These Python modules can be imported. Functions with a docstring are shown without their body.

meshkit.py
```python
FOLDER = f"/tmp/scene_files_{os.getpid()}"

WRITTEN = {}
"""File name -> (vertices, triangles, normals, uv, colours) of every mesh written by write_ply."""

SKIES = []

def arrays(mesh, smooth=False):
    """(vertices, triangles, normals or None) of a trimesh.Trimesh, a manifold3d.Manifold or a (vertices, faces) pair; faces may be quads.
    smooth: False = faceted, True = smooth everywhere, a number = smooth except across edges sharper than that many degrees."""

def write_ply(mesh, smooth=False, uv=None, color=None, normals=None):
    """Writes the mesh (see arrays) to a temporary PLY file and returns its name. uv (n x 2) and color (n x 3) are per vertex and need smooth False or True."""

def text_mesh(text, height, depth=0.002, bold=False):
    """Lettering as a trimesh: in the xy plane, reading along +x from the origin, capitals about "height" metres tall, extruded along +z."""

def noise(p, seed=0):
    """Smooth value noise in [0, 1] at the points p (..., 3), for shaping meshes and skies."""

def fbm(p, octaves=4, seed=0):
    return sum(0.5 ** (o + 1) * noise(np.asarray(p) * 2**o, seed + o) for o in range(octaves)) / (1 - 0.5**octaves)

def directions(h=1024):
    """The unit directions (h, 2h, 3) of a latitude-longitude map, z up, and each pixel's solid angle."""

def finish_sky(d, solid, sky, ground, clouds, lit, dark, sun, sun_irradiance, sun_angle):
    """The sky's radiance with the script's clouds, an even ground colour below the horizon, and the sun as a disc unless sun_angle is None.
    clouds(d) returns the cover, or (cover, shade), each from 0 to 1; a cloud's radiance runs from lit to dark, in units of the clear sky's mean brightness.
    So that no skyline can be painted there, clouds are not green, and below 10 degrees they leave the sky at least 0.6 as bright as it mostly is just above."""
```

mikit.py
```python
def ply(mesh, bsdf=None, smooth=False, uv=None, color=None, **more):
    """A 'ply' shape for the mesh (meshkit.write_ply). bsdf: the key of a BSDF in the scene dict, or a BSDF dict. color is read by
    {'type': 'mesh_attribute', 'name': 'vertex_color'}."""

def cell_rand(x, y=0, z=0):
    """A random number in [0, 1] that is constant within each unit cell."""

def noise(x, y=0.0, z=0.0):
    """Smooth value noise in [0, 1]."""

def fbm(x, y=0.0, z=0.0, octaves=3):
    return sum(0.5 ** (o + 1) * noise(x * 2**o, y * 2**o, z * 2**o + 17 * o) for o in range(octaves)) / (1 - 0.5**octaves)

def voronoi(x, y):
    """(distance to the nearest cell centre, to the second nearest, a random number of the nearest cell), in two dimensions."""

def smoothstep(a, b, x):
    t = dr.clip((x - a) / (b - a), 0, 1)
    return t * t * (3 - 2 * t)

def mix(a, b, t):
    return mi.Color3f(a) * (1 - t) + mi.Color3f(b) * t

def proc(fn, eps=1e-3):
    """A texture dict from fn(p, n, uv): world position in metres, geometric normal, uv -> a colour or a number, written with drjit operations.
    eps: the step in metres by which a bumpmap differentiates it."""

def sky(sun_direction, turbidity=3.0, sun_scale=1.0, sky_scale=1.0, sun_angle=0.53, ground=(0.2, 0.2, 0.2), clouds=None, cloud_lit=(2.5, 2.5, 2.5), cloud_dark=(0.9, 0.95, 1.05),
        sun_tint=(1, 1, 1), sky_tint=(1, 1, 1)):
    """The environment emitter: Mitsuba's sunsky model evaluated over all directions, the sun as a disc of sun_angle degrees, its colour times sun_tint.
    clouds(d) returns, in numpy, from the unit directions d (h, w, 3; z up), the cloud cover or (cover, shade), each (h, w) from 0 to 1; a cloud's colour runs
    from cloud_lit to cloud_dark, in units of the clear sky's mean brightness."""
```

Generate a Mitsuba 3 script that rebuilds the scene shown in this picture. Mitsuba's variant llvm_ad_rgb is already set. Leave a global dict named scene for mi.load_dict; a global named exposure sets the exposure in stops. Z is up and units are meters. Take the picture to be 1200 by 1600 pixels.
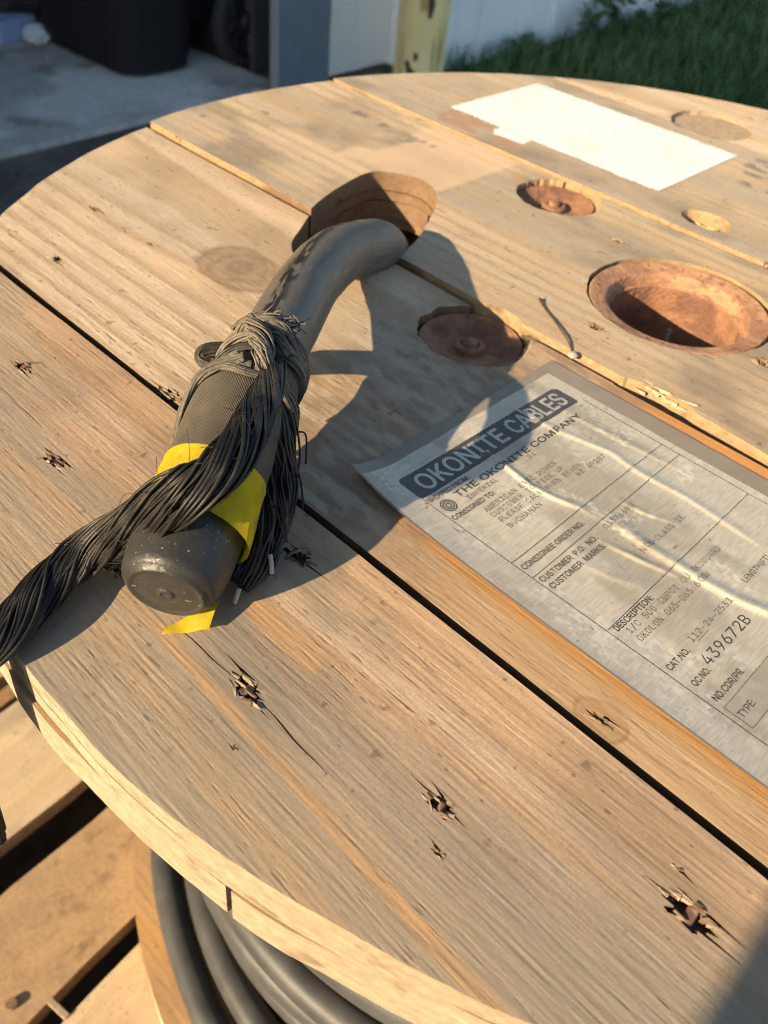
import math, random
import numpy as np
import trimesh
import manifold3d as m3
import drjit as dr
import mitsuba as mi
import mikit
import meshkit
from mikit import noise, fbm, smoothstep, mix, proc
from shapely.geometry import Polygon, Point, box as sbox
from shapely import affinity

T = mi.ScalarTransform4f
# world: z = 0 is the top of the cable reel, z = G the ground; metres
G = -0.78
SUN_AZ, SUN_EL = 45.0, 21.8
sa, se = math.radians(SUN_AZ), math.radians(SUN_EL)
sun = (-math.cos(se) * math.cos(sa), -math.cos(se) * math.sin(sa), math.sin(se))
eye = np.array([-0.1544, -0.46734, 0.24231])
fwd = np.array([0.0, 0.73609, -0.67689])
upv = np.array([-0.11823, 0.67213, 0.73093])
scene, labels = {}, {}
scene["camera"] = {
    "type": "thinlens", "fov": 47.06, "fov_axis": "x", "near_clip": 0.01, "far_clip": 500.0,
    "aperture_radius": 0.00105, "focus_distance": 0.325,
    "to_world": T().look_at(origin=eye.tolist(), target=(eye + fwd).tolist(), up=upv.tolist()),
}
scene["sky"] = mikit.sky(sun, turbidity=3.0, sky_scale=0.88, sun_tint=(0.97, 1.0, 1.06), sky_tint=(1.10, 1.0, 0.95))
exposure = 3.08

rng = np.random.default_rng(7)
random.seed(7)
TH = math.radians(-40.274)
t2 = np.array([math.cos(TH), math.sin(TH)])      # along the top boards
n2 = np.array([-math.sin(TH), math.cos(TH)])     # across them
TX, TY, NX, NY = *map(float, t2), *map(float, n2)


def xy(t, n):
    return t * t2 + n * n2


# ------------------------------------------------------------------ helpers
def add(key, mesh, bsdf, smooth=False, **kw):
    base, k = key, 1
    while key in scene:
        key = f"{base}_{k:03d}"
        k += 1
    scene[key] = mikit.ply(mesh, bsdf, smooth=smooth, **kw)
    return key


def thing(name, label, cat, group=None, kind=None):
    d = {"label": label, "category": cat}
    if group: d["group"] = group
    if kind: d["kind"] = kind
    labels[name] = d
    return name


def tm(m):
    if hasattr(m, "to_mesh"):
        g = m.to_mesh()
        return trimesh.Trimesh(g.vert_properties[:, :3], g.tri_verts, process=False)
    return m


def cat(ms):
    return trimesh.util.concatenate([tm(m) for m in ms])


def prism(poly, z0, z1):
    """shapely polygon -> manifold between z0 and z1"""
    polys = []
    for g in getattr(poly, "geoms", [poly]):
        if g.is_empty or g.area < 1e-9: continue
        polys.append(np.array(g.exterior.coords)[:-1])
        polys += [np.array(r.coords)[:-1] for r in g.interiors]
    cs = m3.CrossSection(polys, m3.FillRule.EvenOdd)
    return m3.Manifold.extrude(cs, z1 - z0).translate([0, 0, z0])


def frustum(top, bot, zt, zb):
    """hull of two polygons at two heights"""
    p = np.vstack([np.c_[top, np.full(len(top), zt)], np.c_[bot, np.full(len(bot), zb)]])
    return m3.Manifold.hull_points(p)


def smooth_path(pts, k=8):
    """Catmull-Rom through the points (any number of columns)"""
    p = np.asarray(pts, float)
    p = np.vstack([2 * p[0] - p[1], p, 2 * p[-1] - p[-2]])
    out = []
    for i in range(1, len(p) - 2):
        for s in np.linspace(0, 1, k, endpoint=False):
            a, b, c, d = p[i - 1], p[i], p[i + 1], p[i + 2]
            out.append(0.5 * (2 * b + (c - a) * s + (2 * a - 5 * b + 4 * c - d) * s * s + (3 * b - a - 3 * c + d) * s ** 3))
    out.append(p[-2])
    return np.array(out)


def frames(p):
    tg = np.gradient(p, axis=0)
    tg /= np.linalg.norm(tg, axis=1, keepdims=True)
    a = np.cross(tg[0], [0, 0, 1.0])
    if np.linalg.norm(a) < 0.1: a = np.cross(tg[0], [0, 1.0, 0])
    A = []
    for i in range(len(p)):
        a = a - tg[i] * (a @ tg[i])
        a /= np.linalg.norm(a)
        A.append(a.copy())
    A = np.array(A)
    return tg, A, np.cross(A, tg)      # tangent, side, up


def tube(p, r, sides=12, caps=True, uv=False):
    p = np.asarray(p, float)
    r = np.broadcast_to(np.asarray(r, float), (len(p),))
    _, A, B = frames(p)
    ang = np.arange(sides) * 2 * np.pi / sides
    v = (p[:, None] + r[:, None, None] * (np.cos(ang)[None, :, None] * A[:, None] + np.sin(ang)[None, :, None] * B[:, None])).reshape(-1, 3)
    i, j = np.meshgrid(np.arange(len(p) - 1), np.arange(sides), indexing="ij")
    a, b = i * sides + j, i * sides + (j + 1) % sides
    f = np.stack([a, b, b + sides, a + sides], -1).reshape(-1, 4)
    f = np.vstack([f[:, [0, 1, 2]], f[:, [0, 2, 3]]])
    if caps:
        n = len(v)
        v = np.vstack([v, p[:1], p[-1:]])
        k = np.arange(sides)
        f = np.vstack([f, np.stack([np.full(sides, n), (k + 1) % sides, k], 1), np.stack([np.full(sides, n + 1), n - sides + k, n - sides + (k + 1) % sides], 1)])
    return trimesh.Trimesh(v, f, process=False)


def lathe(profile, sides=48, center=(0, 0), closed=False):
    """profile: (r, z) rows"""
    pr = np.asarray(profile, float)
    ang = np.arange(sides) * 2 * np.pi / sides
    v = np.stack([pr[:, None, 0] * np.cos(ang) + center[0], pr[:, None, 0] * np.sin(ang) + center[1], np.repeat(pr[:, 1:], sides, 1)], -1).reshape(-1, 3)
    i, j = np.meshgrid(np.arange(len(pr) - 1), np.arange(sides), indexing="ij")
    a, b = i * sides + j, i * sides + (j + 1) % sides
    f = np.stack([a, b, b + sides, a + sides], -1).reshape(-1, 4)
    return trimesh.Trimesh(v, np.vstack([f[:, [0, 1, 2]], f[:, [0, 2, 3]]]), process=False)


def bx(cx, cy, cz, sx, sy, sz, rz=0.0, r=0.0):
    if r > 0:
        s = [m3.Manifold.sphere(r, 12).translate([a * (sx / 2 - r), b * (sy / 2 - r), c * (sz / 2 - r)]) for a in (-1, 1) for b in (-1, 1) for c in (-1, 1)]
        m = m3.Manifold.batch_hull(s)
    else:
        m = m3.Manifold.cube([sx, sy, sz], True)
    return m.rotate([0, 0, rz]).translate([cx, cy, cz])


def two(b):
    return {"type": "twosided", "bsdf": b}


# ------------------------------------------------------------------ materials
def lerpf(a, b, t):
    return a * (1 - t) + b * t


def wood_color(seed, tan, gray, orange, fresh, ztop, knots=(), zone=None, dirx=(TX, TY), dirn=(NX, NY), gray_amt=0.5, ring=0.0085, vc=0.0, rim=True, dirt=0.35, late_amt=0.42, worn=None):
    def fn(p, n, uv):
        u = p.x * dirx[0] + p.y * dirx[1]
        v = p.x * dirn[0] + p.y * dirn[1]
        w = v + 0.012 * (fbm(u * 2.3 + seed, v * 7.0, seed, octaves=2) - 0.5)
        kd = mi.Float(9.0)
        for (ku, kv, ru, rv) in knots:
            du, dv = (u - ku) / ru, (v - kv) / rv
            d2 = du * du * 0.35 + dv * dv
            w = w + 0.9 * rv * dv * dr.exp(-d2 * 0.9)
            kd = dr.minimum(kd, dr.sqrt(du * du + dv * dv) * (1 + 0.12 * (noise(u * 120, v * 160, 3.0) - 0.5)))
        # growth rings of a flat-sawn board
        q = dr.sqrt(dr.square(w - vc) + dr.square(0.018 + 0.09 * noise(u * 0.9 + seed * 3.1, 0.5, seed)))
        ph = q / ring
        s = ph - dr.floor(ph)
        late = smoothstep(0.35, 0.8, s) * (1 - smoothstep(0.86, 1.0, s))
        band = fbm(u * 1.1 + seed, w * 42.0, 5.0 + seed, octaves=3)
        streak = smoothstep(0.52, 0.74, fbm(u * 1.6 + 9.0, w * 58.0, 11.0 + seed, octaves=2))
        weather = smoothstep(0.5 - 0.35 * gray_amt, 0.95 - 0.45 * gray_amt, band)
        c = mix(tan, gray, dr.clip(weather * (0.55 + 0.45 * gray_amt), 0, 1))
        c = mix(c, orange, streak * 0.55)
        c = mix(c, mi.Color3f(orange) * 0.72, late * (late_amt - 0.25 * weather))
        # fibres, checks and grime
        fib = noise(u * 45.0, v * 1500.0, seed) * 0.6 + noise(u * 140.0, v * 2600.0, seed + 4) * 0.4
        c = c * (0.84 + 0.32 * fbm(u * 5.0 + seed, v * 22.0, seed + 1.5, octaves=3))
        c = c * (0.89 + 0.22 * fib) * (0.92 + 0.16 * noise(p.x * 1300.0, p.y * 1300.0, seed))
        chk = smoothstep(0.80, 0.92, noise(u * 150.0 + seed, v * 2100.0, 2.0 + seed)) * smoothstep(0.4, 0.75, noise(u * 14.0, v * 60.0, seed))
        c = c * (1 - 0.26 * chk)
        blot = smoothstep(0.42, 0.8, fbm(u * 19.0, v * 30.0, seed + 8, octaves=4)) * 1.5
        c = mix(c, mi.Color3f(0.165, 0.135, 0.105), blot * dirt)
        spk = smoothstep(0.9, 0.97, noise(u * 210.0, v * 420.0, seed + 2))
        c = mix(c, mi.Color3f(0.06, 0.045, 0.03), spk * 0.5)
        if knots:
            inner = 1 - smoothstep(0.90, 1.0, kd)
            ringk = smoothstep(0.84, 0.96, kd) * (1 - smoothstep(0.98, 1.10, kd))
            kr = 0.5 + 0.5 * dr.sin(kd * 19.0 + 12.0 * fbm(u * 60, v * 80, 1.0, octaves=2))
            kf = fbm(u * 120, v * 160, 4.0, octaves=3)
            c = mix(c, mi.Color3f(0.27, 0.19, 0.125) * (0.50 + 0.20 * kr + 0.45 * kf + 0.30 * kd), inner * 0.85)
            c = mix(c, mi.Color3f(0.10, 0.065, 0.04), ringk * (0.35 + 0.65 * smoothstep(0.25, 0.60, kf + 0.22 * (kv - v) / rv)) * 0.9)
        if zone is not None:
            c = zone(c, u, v, p)
        if rim:
            nearhole = 1 - smoothstep(0.070, 0.082, dr.sqrt(dr.square(p.x + 0.187) + dr.square(p.y - 0.07)))  # wall of the cable hole gets a darker colour, painting in its shade
            fc = mi.Color3f(fresh)
            if worn is not None:      # gaps and torn-out places are weathered, only the sawn rim is pale
                fc = mix(worn, fresh, smoothstep(0.388, 0.392, dr.sqrt(p.x * p.x + p.y * p.y)))
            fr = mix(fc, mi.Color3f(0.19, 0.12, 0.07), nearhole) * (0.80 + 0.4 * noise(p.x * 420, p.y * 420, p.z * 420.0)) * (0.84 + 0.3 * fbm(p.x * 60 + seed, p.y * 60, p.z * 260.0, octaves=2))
            # drying cracks along the sawn rim
            zc = p.z + 0.0115 + 0.006 * (noise(p.x * 18.0 + seed, p.y * 18.0) - 0.5)
            ck = smoothstep(0.0007, 0.0002, dr.abs(zc)) * smoothstep(0.35, 0.55, noise(p.x * 22.0, p.y * 22.0, seed)) + 0.6 * smoothstep(0.0005, 0.0001, dr.abs(zc + 0.0055 + 0.004 * (noise(p.x * 40.0, p.y * 40.0, 3.0) - 0.5))) * smoothstep(0.5, 0.65, noise(p.x * 30.0, p.y * 30.0, seed + 3))
            fr = fr * (1 - 0.72 * dr.clip(ck, 0, 1)) * (1 - 0.35 * smoothstep(0.62, 0.8, fbm(p.x * 75.0, p.y * 75.0, p.z * 120.0, octaves=3)))
            inside = dr.maximum(1 - smoothstep(0.35, 0.75, dr.abs(n.z)), smoothstep(0.0016, 0.0026, ztop - p.z))
            c = mix(c, fr, inside)
        return c
    return fn


def wood_bump(seed, dirx=(TX, TY), dirn=(NX, NY)):
    def fn(p, n, uv):
        u = p.x * dirx[0] + p.y * dirx[1]
        v = p.x * dirn[0] + p.y * dirn[1] + p.z * 0.6
        f = 0.4 * noise(u * 60.0, v * 900.0, seed) + 0.25 * noise(u * 150.0, v * 1600.0, seed + 3)
        chk = smoothstep(0.78, 0.90, noise(u * 150.0 + seed, v * 2100.0, 2.0 + seed)) * smoothstep(0.4, 0.75, noise(u * 14.0, v * 60.0, seed))
        return f + 0.14 * noise(u * 14.0, v * 170.0, seed + 6) - 0.30 * chk
    return fn


def wood(key, seed, bump=0.0004, rough=0.75, **kw):
    bf = wood_bump(seed, kw.get("dirx", (TX, TY)), kw.get("dirn", (NX, NY)))
    scene[key] = two({"type": "bumpmap", "arbitrary": proc(bf, eps=2.5e-4), "scale": bump,
                      "bsdf": {"type": "principled", "base_color": proc(wood_color(seed, **kw)), "roughness": rough, "specular": 0.25}})


def simple(key, rgb, rough=0.6, metallic=0.0, var=0.15, freq=60.0, spec=0.4, bump=0.0, bfreq=400.0, **extra):
    def fn(p, n, uv):
        return mi.Color3f(rgb) * (1 - var + 2 * var * fbm(p.x * freq, p.y * freq, p.z * freq, octaves=3))
    b = {"type": "principled", "base_color": proc(fn), "roughness": rough, "metallic": metallic, "specular": spec, **extra}
    if bump > 0:
        def bf(p, n, uv):
            return fbm(p.x * bfreq, p.y * bfreq, p.z * bfreq, octaves=2)
        b = {"type": "bumpmap", "arbitrary": proc(bf, eps=2.5e-4), "scale": bump, "bsdf": b}
    scene[key] = two(b)


FRESH = (0.315, 0.24, 0.165)
TAN, GRAY, ORANGE = (0.43, 0.29, 0.175), (0.285, 0.225, 0.165), (0.44, 0.25, 0.115)


def zone_ab(c, u, v, p):
    # the strip the metal tag used to cover is unweathered; mid-board dirt mottling, darkened in colour to deepen the cable and rope shadow
    edge = -0.254 + 0.006 * (noise(u * 30.0, 2.0) - 0.5)
    strip = smoothstep(edge - 0.008, edge + 0.001, v) * smoothstep(0.0, 0.05, u)
    c = mix(c, mi.Color3f(0.52, 0.23, 0.06), strip * 0.85)
    warm = smoothstep(-0.02, 0.06, u) * (1 - smoothstep(-0.255, -0.23, v))
    c = mix(c, mi.Color3f(0.38, 0.235, 0.115), warm * 0.7)
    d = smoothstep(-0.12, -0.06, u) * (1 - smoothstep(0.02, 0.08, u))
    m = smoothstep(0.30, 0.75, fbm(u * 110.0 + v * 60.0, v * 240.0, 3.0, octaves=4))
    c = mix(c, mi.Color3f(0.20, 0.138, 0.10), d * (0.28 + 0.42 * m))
    return c


def zone_0(c, u, v, p):
    w = v + 0.004 * (noise(u * 14.0, v * 30.0, 3.0) - 0.5)
    rr = dr.sqrt(p.x * p.x + p.y * p.y)
    g = smoothstep(0.335, 0.385, rr + 0.05 * (fbm(u * 9.0, v * 22.0, 2.0, octaves=3) - 0.5))
    c = mix(c, mi.Color3f(0.275, 0.24, 0.18), g * 0.6)
    s1 = smoothstep(0.0035, 0.0015, dr.abs(w + 0.3625 + 0.03 * (u - 0.1))) * smoothstep(-0.01, 0.03, u)
    s2 = smoothstep(0.005, 0.002, dr.abs(w + 0.381 + 0.02 * (u - 0.1))) * smoothstep(0.03, 0.08, u)
    s3 = smoothstep(0.006, 0.003, dr.abs(w + 0.3265)) * smoothstep(-0.005, 0.0, u) * (1 - smoothstep(0.052, 0.056, u + 0.3 * (w + 0.3265)))
    s4 = smoothstep(0.006, 0.002, dr.abs(w + 0.352)) * (1 - smoothstep(-0.08, 0.02, u))
    c = mix(c, mi.Color3f(0.42, 0.255, 0.13), dr.clip(s1 * 0.8 + s2 * 0.45 + s3 * 0.85 + s4 * 0.5, 0, 0.9) * (0.6 + 0.4 * noise(u * 90.0, v * 600.0, 1.0)))
    k = smoothstep(0.55, 0.72, fbm(u * 24.0, v * 40.0, 6.0, octaves=3)) * (1 - smoothstep(0.0, 0.07, dr.abs(u - 0.035)))
    return mix(c, mi.Color3f(0.20, 0.185, 0.145), k * 0.55)


def zone_bc(c, u, v, p):
    # paler rectangle where an old paper label came off
    pale = smoothstep(-0.262, -0.245, u + 0.03 * noise(u * 60, v * 60)) * (1 - smoothstep(-0.187, -0.183, u)) * smoothstep(0.0, 0.01, v + 0.028 * noise(u * 40, v * 40))
    c = mix(c, mi.Color3f(0.60, 0.44, 0.29), pale * 0.6)
    st = smoothstep(-0.335, -0.325, u) * (1 - smoothstep(-0.245, -0.235, u)) * smoothstep(0.018, 0.024, v) * (1 - smoothstep(0.055, 0.062, v))
    ink = smoothstep(0.56, 0.66, noise(u * 210.0, v * 130.0, 5.0)) * smoothstep(0.35, 0.6, noise(u * 50.0, v * 70.0, 9.0))
    return mix(c, mi.Color3f(0.10, 0.10, 0.10), st * ink * 0.6)


def zone_cd(c, u, v, p):
    # glue and torn brown paper beside the white label; worn stencil marks
    g = smoothstep(-0.292, -0.285, u) * (1 - smoothstep(-0.21, -0.19, u)) * smoothstep(0.094, 0.098, v) * (1 - smoothstep(0.126, 0.128, v))
    m = smoothstep(0.35, 0.55, noise(u * 160.0, v * 130.0, 4.0))
    c = mix(c, mi.Color3f(0.33, 0.20, 0.13), g * m * 0.75)
    st = smoothstep(-0.085, -0.08, u) * smoothstep(0.19, 0.2, v) * (1 - smoothstep(0.262, 0.266, v))
    ink = smoothstep(0.6, 0.68, noise(u * 75.0, v * 150.0, 15.0)) * smoothstep(0.3, 0.55, noise(u * 40.0, v * 45.0, 9.0))
    return mix(c, mi.Color3f(0.13, 0.12, 0.11), st * ink * 0.7)


def zone_pallet(c, u, v, p):
    st = smoothstep(-0.375, -0.365, u) * (1 - smoothstep(-0.295, -0.285, u)) * smoothstep(-0.318, -0.312, v) * (1 - smoothstep(-0.24, -0.235, v))
    ink = smoothstep(0.52, 0.64, noise(u * 120.0, v * 210.0, 5.0)) * smoothstep(0.3, 0.55, noise(u * 45.0, v * 45.0, 9.0))
    return mix(c, mi.Color3f(0.12, 0.10, 0.09), st * ink * 0.6)


ZT = [0.0, -0.0018, 0.0014, 0.0032, 0.0032]     # heights of the five planks
wood("wood_top_0", 3.0, tan=(0.43, 0.315, 0.22), gray=(0.31, 0.25, 0.195), orange=(0.44, 0.275, 0.15), fresh=FRESH, worn=(0.16, 0.10, 0.06), ztop=0.0, gray_amt=0.65, vc=-0.46, ring=0.013, dirt=0.27, zone=zone_0)
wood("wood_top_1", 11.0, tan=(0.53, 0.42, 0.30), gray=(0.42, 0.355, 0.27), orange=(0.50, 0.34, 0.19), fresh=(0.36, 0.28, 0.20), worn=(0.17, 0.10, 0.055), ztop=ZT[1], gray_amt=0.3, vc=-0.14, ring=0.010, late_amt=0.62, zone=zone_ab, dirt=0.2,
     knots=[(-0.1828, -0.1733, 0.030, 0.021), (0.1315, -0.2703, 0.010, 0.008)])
wood("wood_top_2", 23.0, tan=(0.48, 0.375, 0.265), gray=(0.335, 0.285, 0.225), orange=(0.46, 0.325, 0.19), fresh=(0.32, 0.225, 0.125), ztop=ZT[2], gray_amt=0.7, vc=0.02, late_amt=0.55, zone=zone_bc, dirt=0.4)
wood("wood_top_3", 37.0, tan=(0.47, 0.37, 0.265), gray=(0.34, 0.29, 0.23), orange=(0.42, 0.31, 0.19), fresh=(0.32, 0.225, 0.125), ztop=ZT[3], gray_amt=0.7, vc=0.2, zone=zone_cd, dirt=0.4)
wood("wood_top_4", 41.0, tan=(0.52, 0.41, 0.29), gray=(0.38, 0.325, 0.255), orange=(0.48, 0.35, 0.21), fresh=FRESH, ztop=ZT[3], gray_amt=0.4, vc=0.3, dirt=0.25)
wood("wood_under", 53.0, tan=TAN, gray=(0.33, 0.25, 0.17), orange=ORANGE, fresh=FRESH, ztop=-0.0195, gray_amt=0.3, dirx=(NX, NY), dirn=(TX, TY), dirt=0.3)
PX, PY = 0.54464, 0.83867
wood("wood_pallet", 61.0, bump=0.0007, tan=(0.60, 0.455, 0.29), gray=(0.47, 0.37, 0.26), orange=(0.58, 0.39, 0.21), fresh=(0.34, 0.22, 0.12), ztop=-0.64, ring=0.03, gray_amt=0.5, late_amt=0.3, zone=zone_pallet, dirx=(PX, PY), dirn=(PY, -PX), dirt=0.2)
wood("wood_lower", 67.0, tan=(0.50, 0.31, 0.15), gray=(0.36, 0.25, 0.15), orange=(0.52, 0.28, 0.1), fresh=(0.45, 0.33, 0.2), ztop=-0.60, gray_amt=0.2, dirt=0.2)
simple("splinter_pale", (0.44, 0.33, 0.215), rough=0.8, var=0.35, freq=300)
simple("splinter_fresh", (0.50, 0.38, 0.18), rough=0.8, var=0.35, freq=300)
simple("splinter_dark", (0.155, 0.10, 0.062), rough=0.85, var=0.5, freq=400)
simple("splinter_gray", (0.32, 0.245, 0.17), rough=0.85, var=0.4, freq=300)


def rust_fn(p, n, uv):
    a = fbm(p.x * 70, p.y * 70, p.z * 70, octaves=3)
    b = noise(p.x * 620, p.y * 620, p.z * 620) * 0.6 + 0.4 * noise(p.x * 230, p.y * 230, p.z * 230)
    c = mix(mi.Color3f(0.275, 0.142, 0.085), mi.Color3f(0.165, 0.085, 0.058), smoothstep(0.4, 0.65, a))
    c = mix(c, mi.Color3f(0.37, 0.20, 0.105), smoothstep(0.62, 0.8, fbm(p.x * 45 + 9, p.y * 45, p.z * 45, octaves=2)) * 0.7)
    return c * (0.75 + 0.5 * b)


def rust_bump(p, n, uv):
    return fbm(p.x * 420, p.y * 420, p.z * 420, octaves=2)


scene["rust"] = two({"type": "bumpmap", "arbitrary": proc(rust_bump, eps=2.5e-4), "scale": 0.0011,
                     "bsdf": {"type": "principled", "base_color": proc(rust_fn), "roughness": 0.8, "specular": 0.25}})


def rust_light_fn(p, n, uv):
    a = fbm(p.x * 95, p.y * 95, p.z * 95, octaves=3)
    c = mix(mi.Color3f(0.40, 0.225, 0.13), mi.Color3f(0.29, 0.155, 0.095), smoothstep(0.42, 0.66, a))
    c = mix(c, mi.Color3f(0.17, 0.09, 0.06), smoothstep(0.66, 0.8, noise(p.x * 380, p.y * 380, p.z * 380)) * 0.6)
    return c * (0.85 + 0.3 * noise(p.x * 700, p.y * 700, p.z * 700))


scene["rust_light"] = two({"type": "bumpmap", "arbitrary": proc(rust_bump, eps=2.5e-4), "scale": 0.0008, "bsdf": {"type": "principled", "base_color": proc(rust_light_fn), "roughness": 0.75, "specular": 0.3}})


def nail_fn(p, n, uv):
    return mix(mi.Color3f(0.11, 0.06, 0.042), mi.Color3f(0.25, 0.145, 0.095), smoothstep(0.35, 0.7, fbm(p.x * 500, p.y * 500, p.z * 500, octaves=2)))


scene["nail_rust"] = two({"type": "bumpmap", "arbitrary": proc(rust_bump, eps=2.5e-4), "scale": 0.0005, "bsdf": {"type": "principled", "base_color": proc(nail_fn), "roughness": 0.6}})


def cable_fn(p, n, uv):
    # black jacket, dusty on the upper side, with a scraped band along the crest (uv.x runs round, uv.y along, in metres)
    a, s = uv.x, uv.y
    ragged = 0.05 * (fbm(s * 90.0, a * 30.0, 2.0, octaves=3) - 0.5) + 0.05 * (noise(s * 14.0, 1.0) - 0.5)
    scrape = (1 - smoothstep(0.012, 0.055, dr.abs(a - 0.292 + ragged))) * smoothstep(0.36, 0.56, fbm(s * 130.0, a * 45.0, 7.0, octaves=2) + 0.12)
    dust = 0.6 + 0.4 * fbm(s * 60.0, a * 25.0, 1.0, octaves=3)
    base = mi.Color3f(0.125, 0.114, 0.098) * dust
    base = mix(base, mi.Color3f(0.016, 0.016, 0.017), scrape)
    sc2 = smoothstep(0.82, 0.88, noise(s * 60.0, a * 90.0, 5.0))
    return mix(base, mi.Color3f(0.2, 0.18, 0.16), sc2 * 0.35)


def cable_bump(p, n, uv):
    a, s = uv.x, uv.y
    ragged = 0.05 * (fbm(s * 90.0, a * 30.0, 2.0, octaves=3) - 0.5) + 0.05 * (noise(s * 14.0, 1.0) - 0.5)
    scrape = (1 - smoothstep(0.012, 0.055, dr.abs(a - 0.292 + ragged))) * smoothstep(0.36, 0.56, fbm(s * 130.0, a * 45.0, 7.0, octaves=2) + 0.12)
    return 0.6 * scrape + 0.12 * noise(s * 900, a * 200)


scene["cable_jacket"] = two({"type": "bumpmap", "arbitrary": proc(cable_bump, eps=2.5e-4), "scale": 0.0006,
                             "bsdf": {"type": "principled", "base_color": proc(cable_fn), "roughness": 0.5, "specular": 0.45}})
simple("cable_coiled", (0.050, 0.051, 0.053), rough=0.5, var=0.45, freq=70, spec=0.4)


def cap_fn(p, n, uv):
    d = fbm(p.x * 90, p.y * 90, p.z * 90, octaves=3)
    spk = smoothstep(0.83, 0.92, noise(p.x * 1100, p.y * 1100, p.z * 1100)) * smoothstep(0.35, 0.65, noise(p.x * 150, p.y * 150, p.z * 150))
    c = mi.Color3f(0.029, 0.028, 0.027) * (0.6 + 0.8 * d)
    return mix(c, mi.Color3f(0.38, 0.36, 0.33), spk * 0.8)


def cap_bump(p, n, uv):
    return noise(p.x * 900, p.y * 900, p.z * 900)


scene["shrink_cap"] = two({"type": "bumpmap", "arbitrary": proc(cap_bump, eps=2.5e-4), "scale": 0.00012,
                           "bsdf": {"type": "principled", "base_color": proc(cap_fn), "roughness": 0.48, "specular": 0.5}})


def weave_fn(p, n, uv):
    w = dr.sin(uv.x * 6.2832 * 110) * dr.sin(uv.y * 6.2832 * 850)
    d = fbm(p.x * 160, p.y * 160, p.z * 160, octaves=2)
    return mi.Color3f(0.105, 0.090, 0.072) * (0.62 + 0.3 * w + 0.5 * d)


def weave_bump(p, n, uv):
    return 0.5 + 0.5 * dr.sin(uv.x * 6.2832 * 110) * dr.sin(uv.y * 6.2832 * 850)


scene["cloth_tape"] = two({"type": "bumpmap", "arbitrary": proc(weave_bump, eps=1e-4), "scale": 0.0003, "bsdf": {"type": "principled", "base_color": proc(weave_fn), "roughness": 0.85, "specular": 0.2}})


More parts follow.
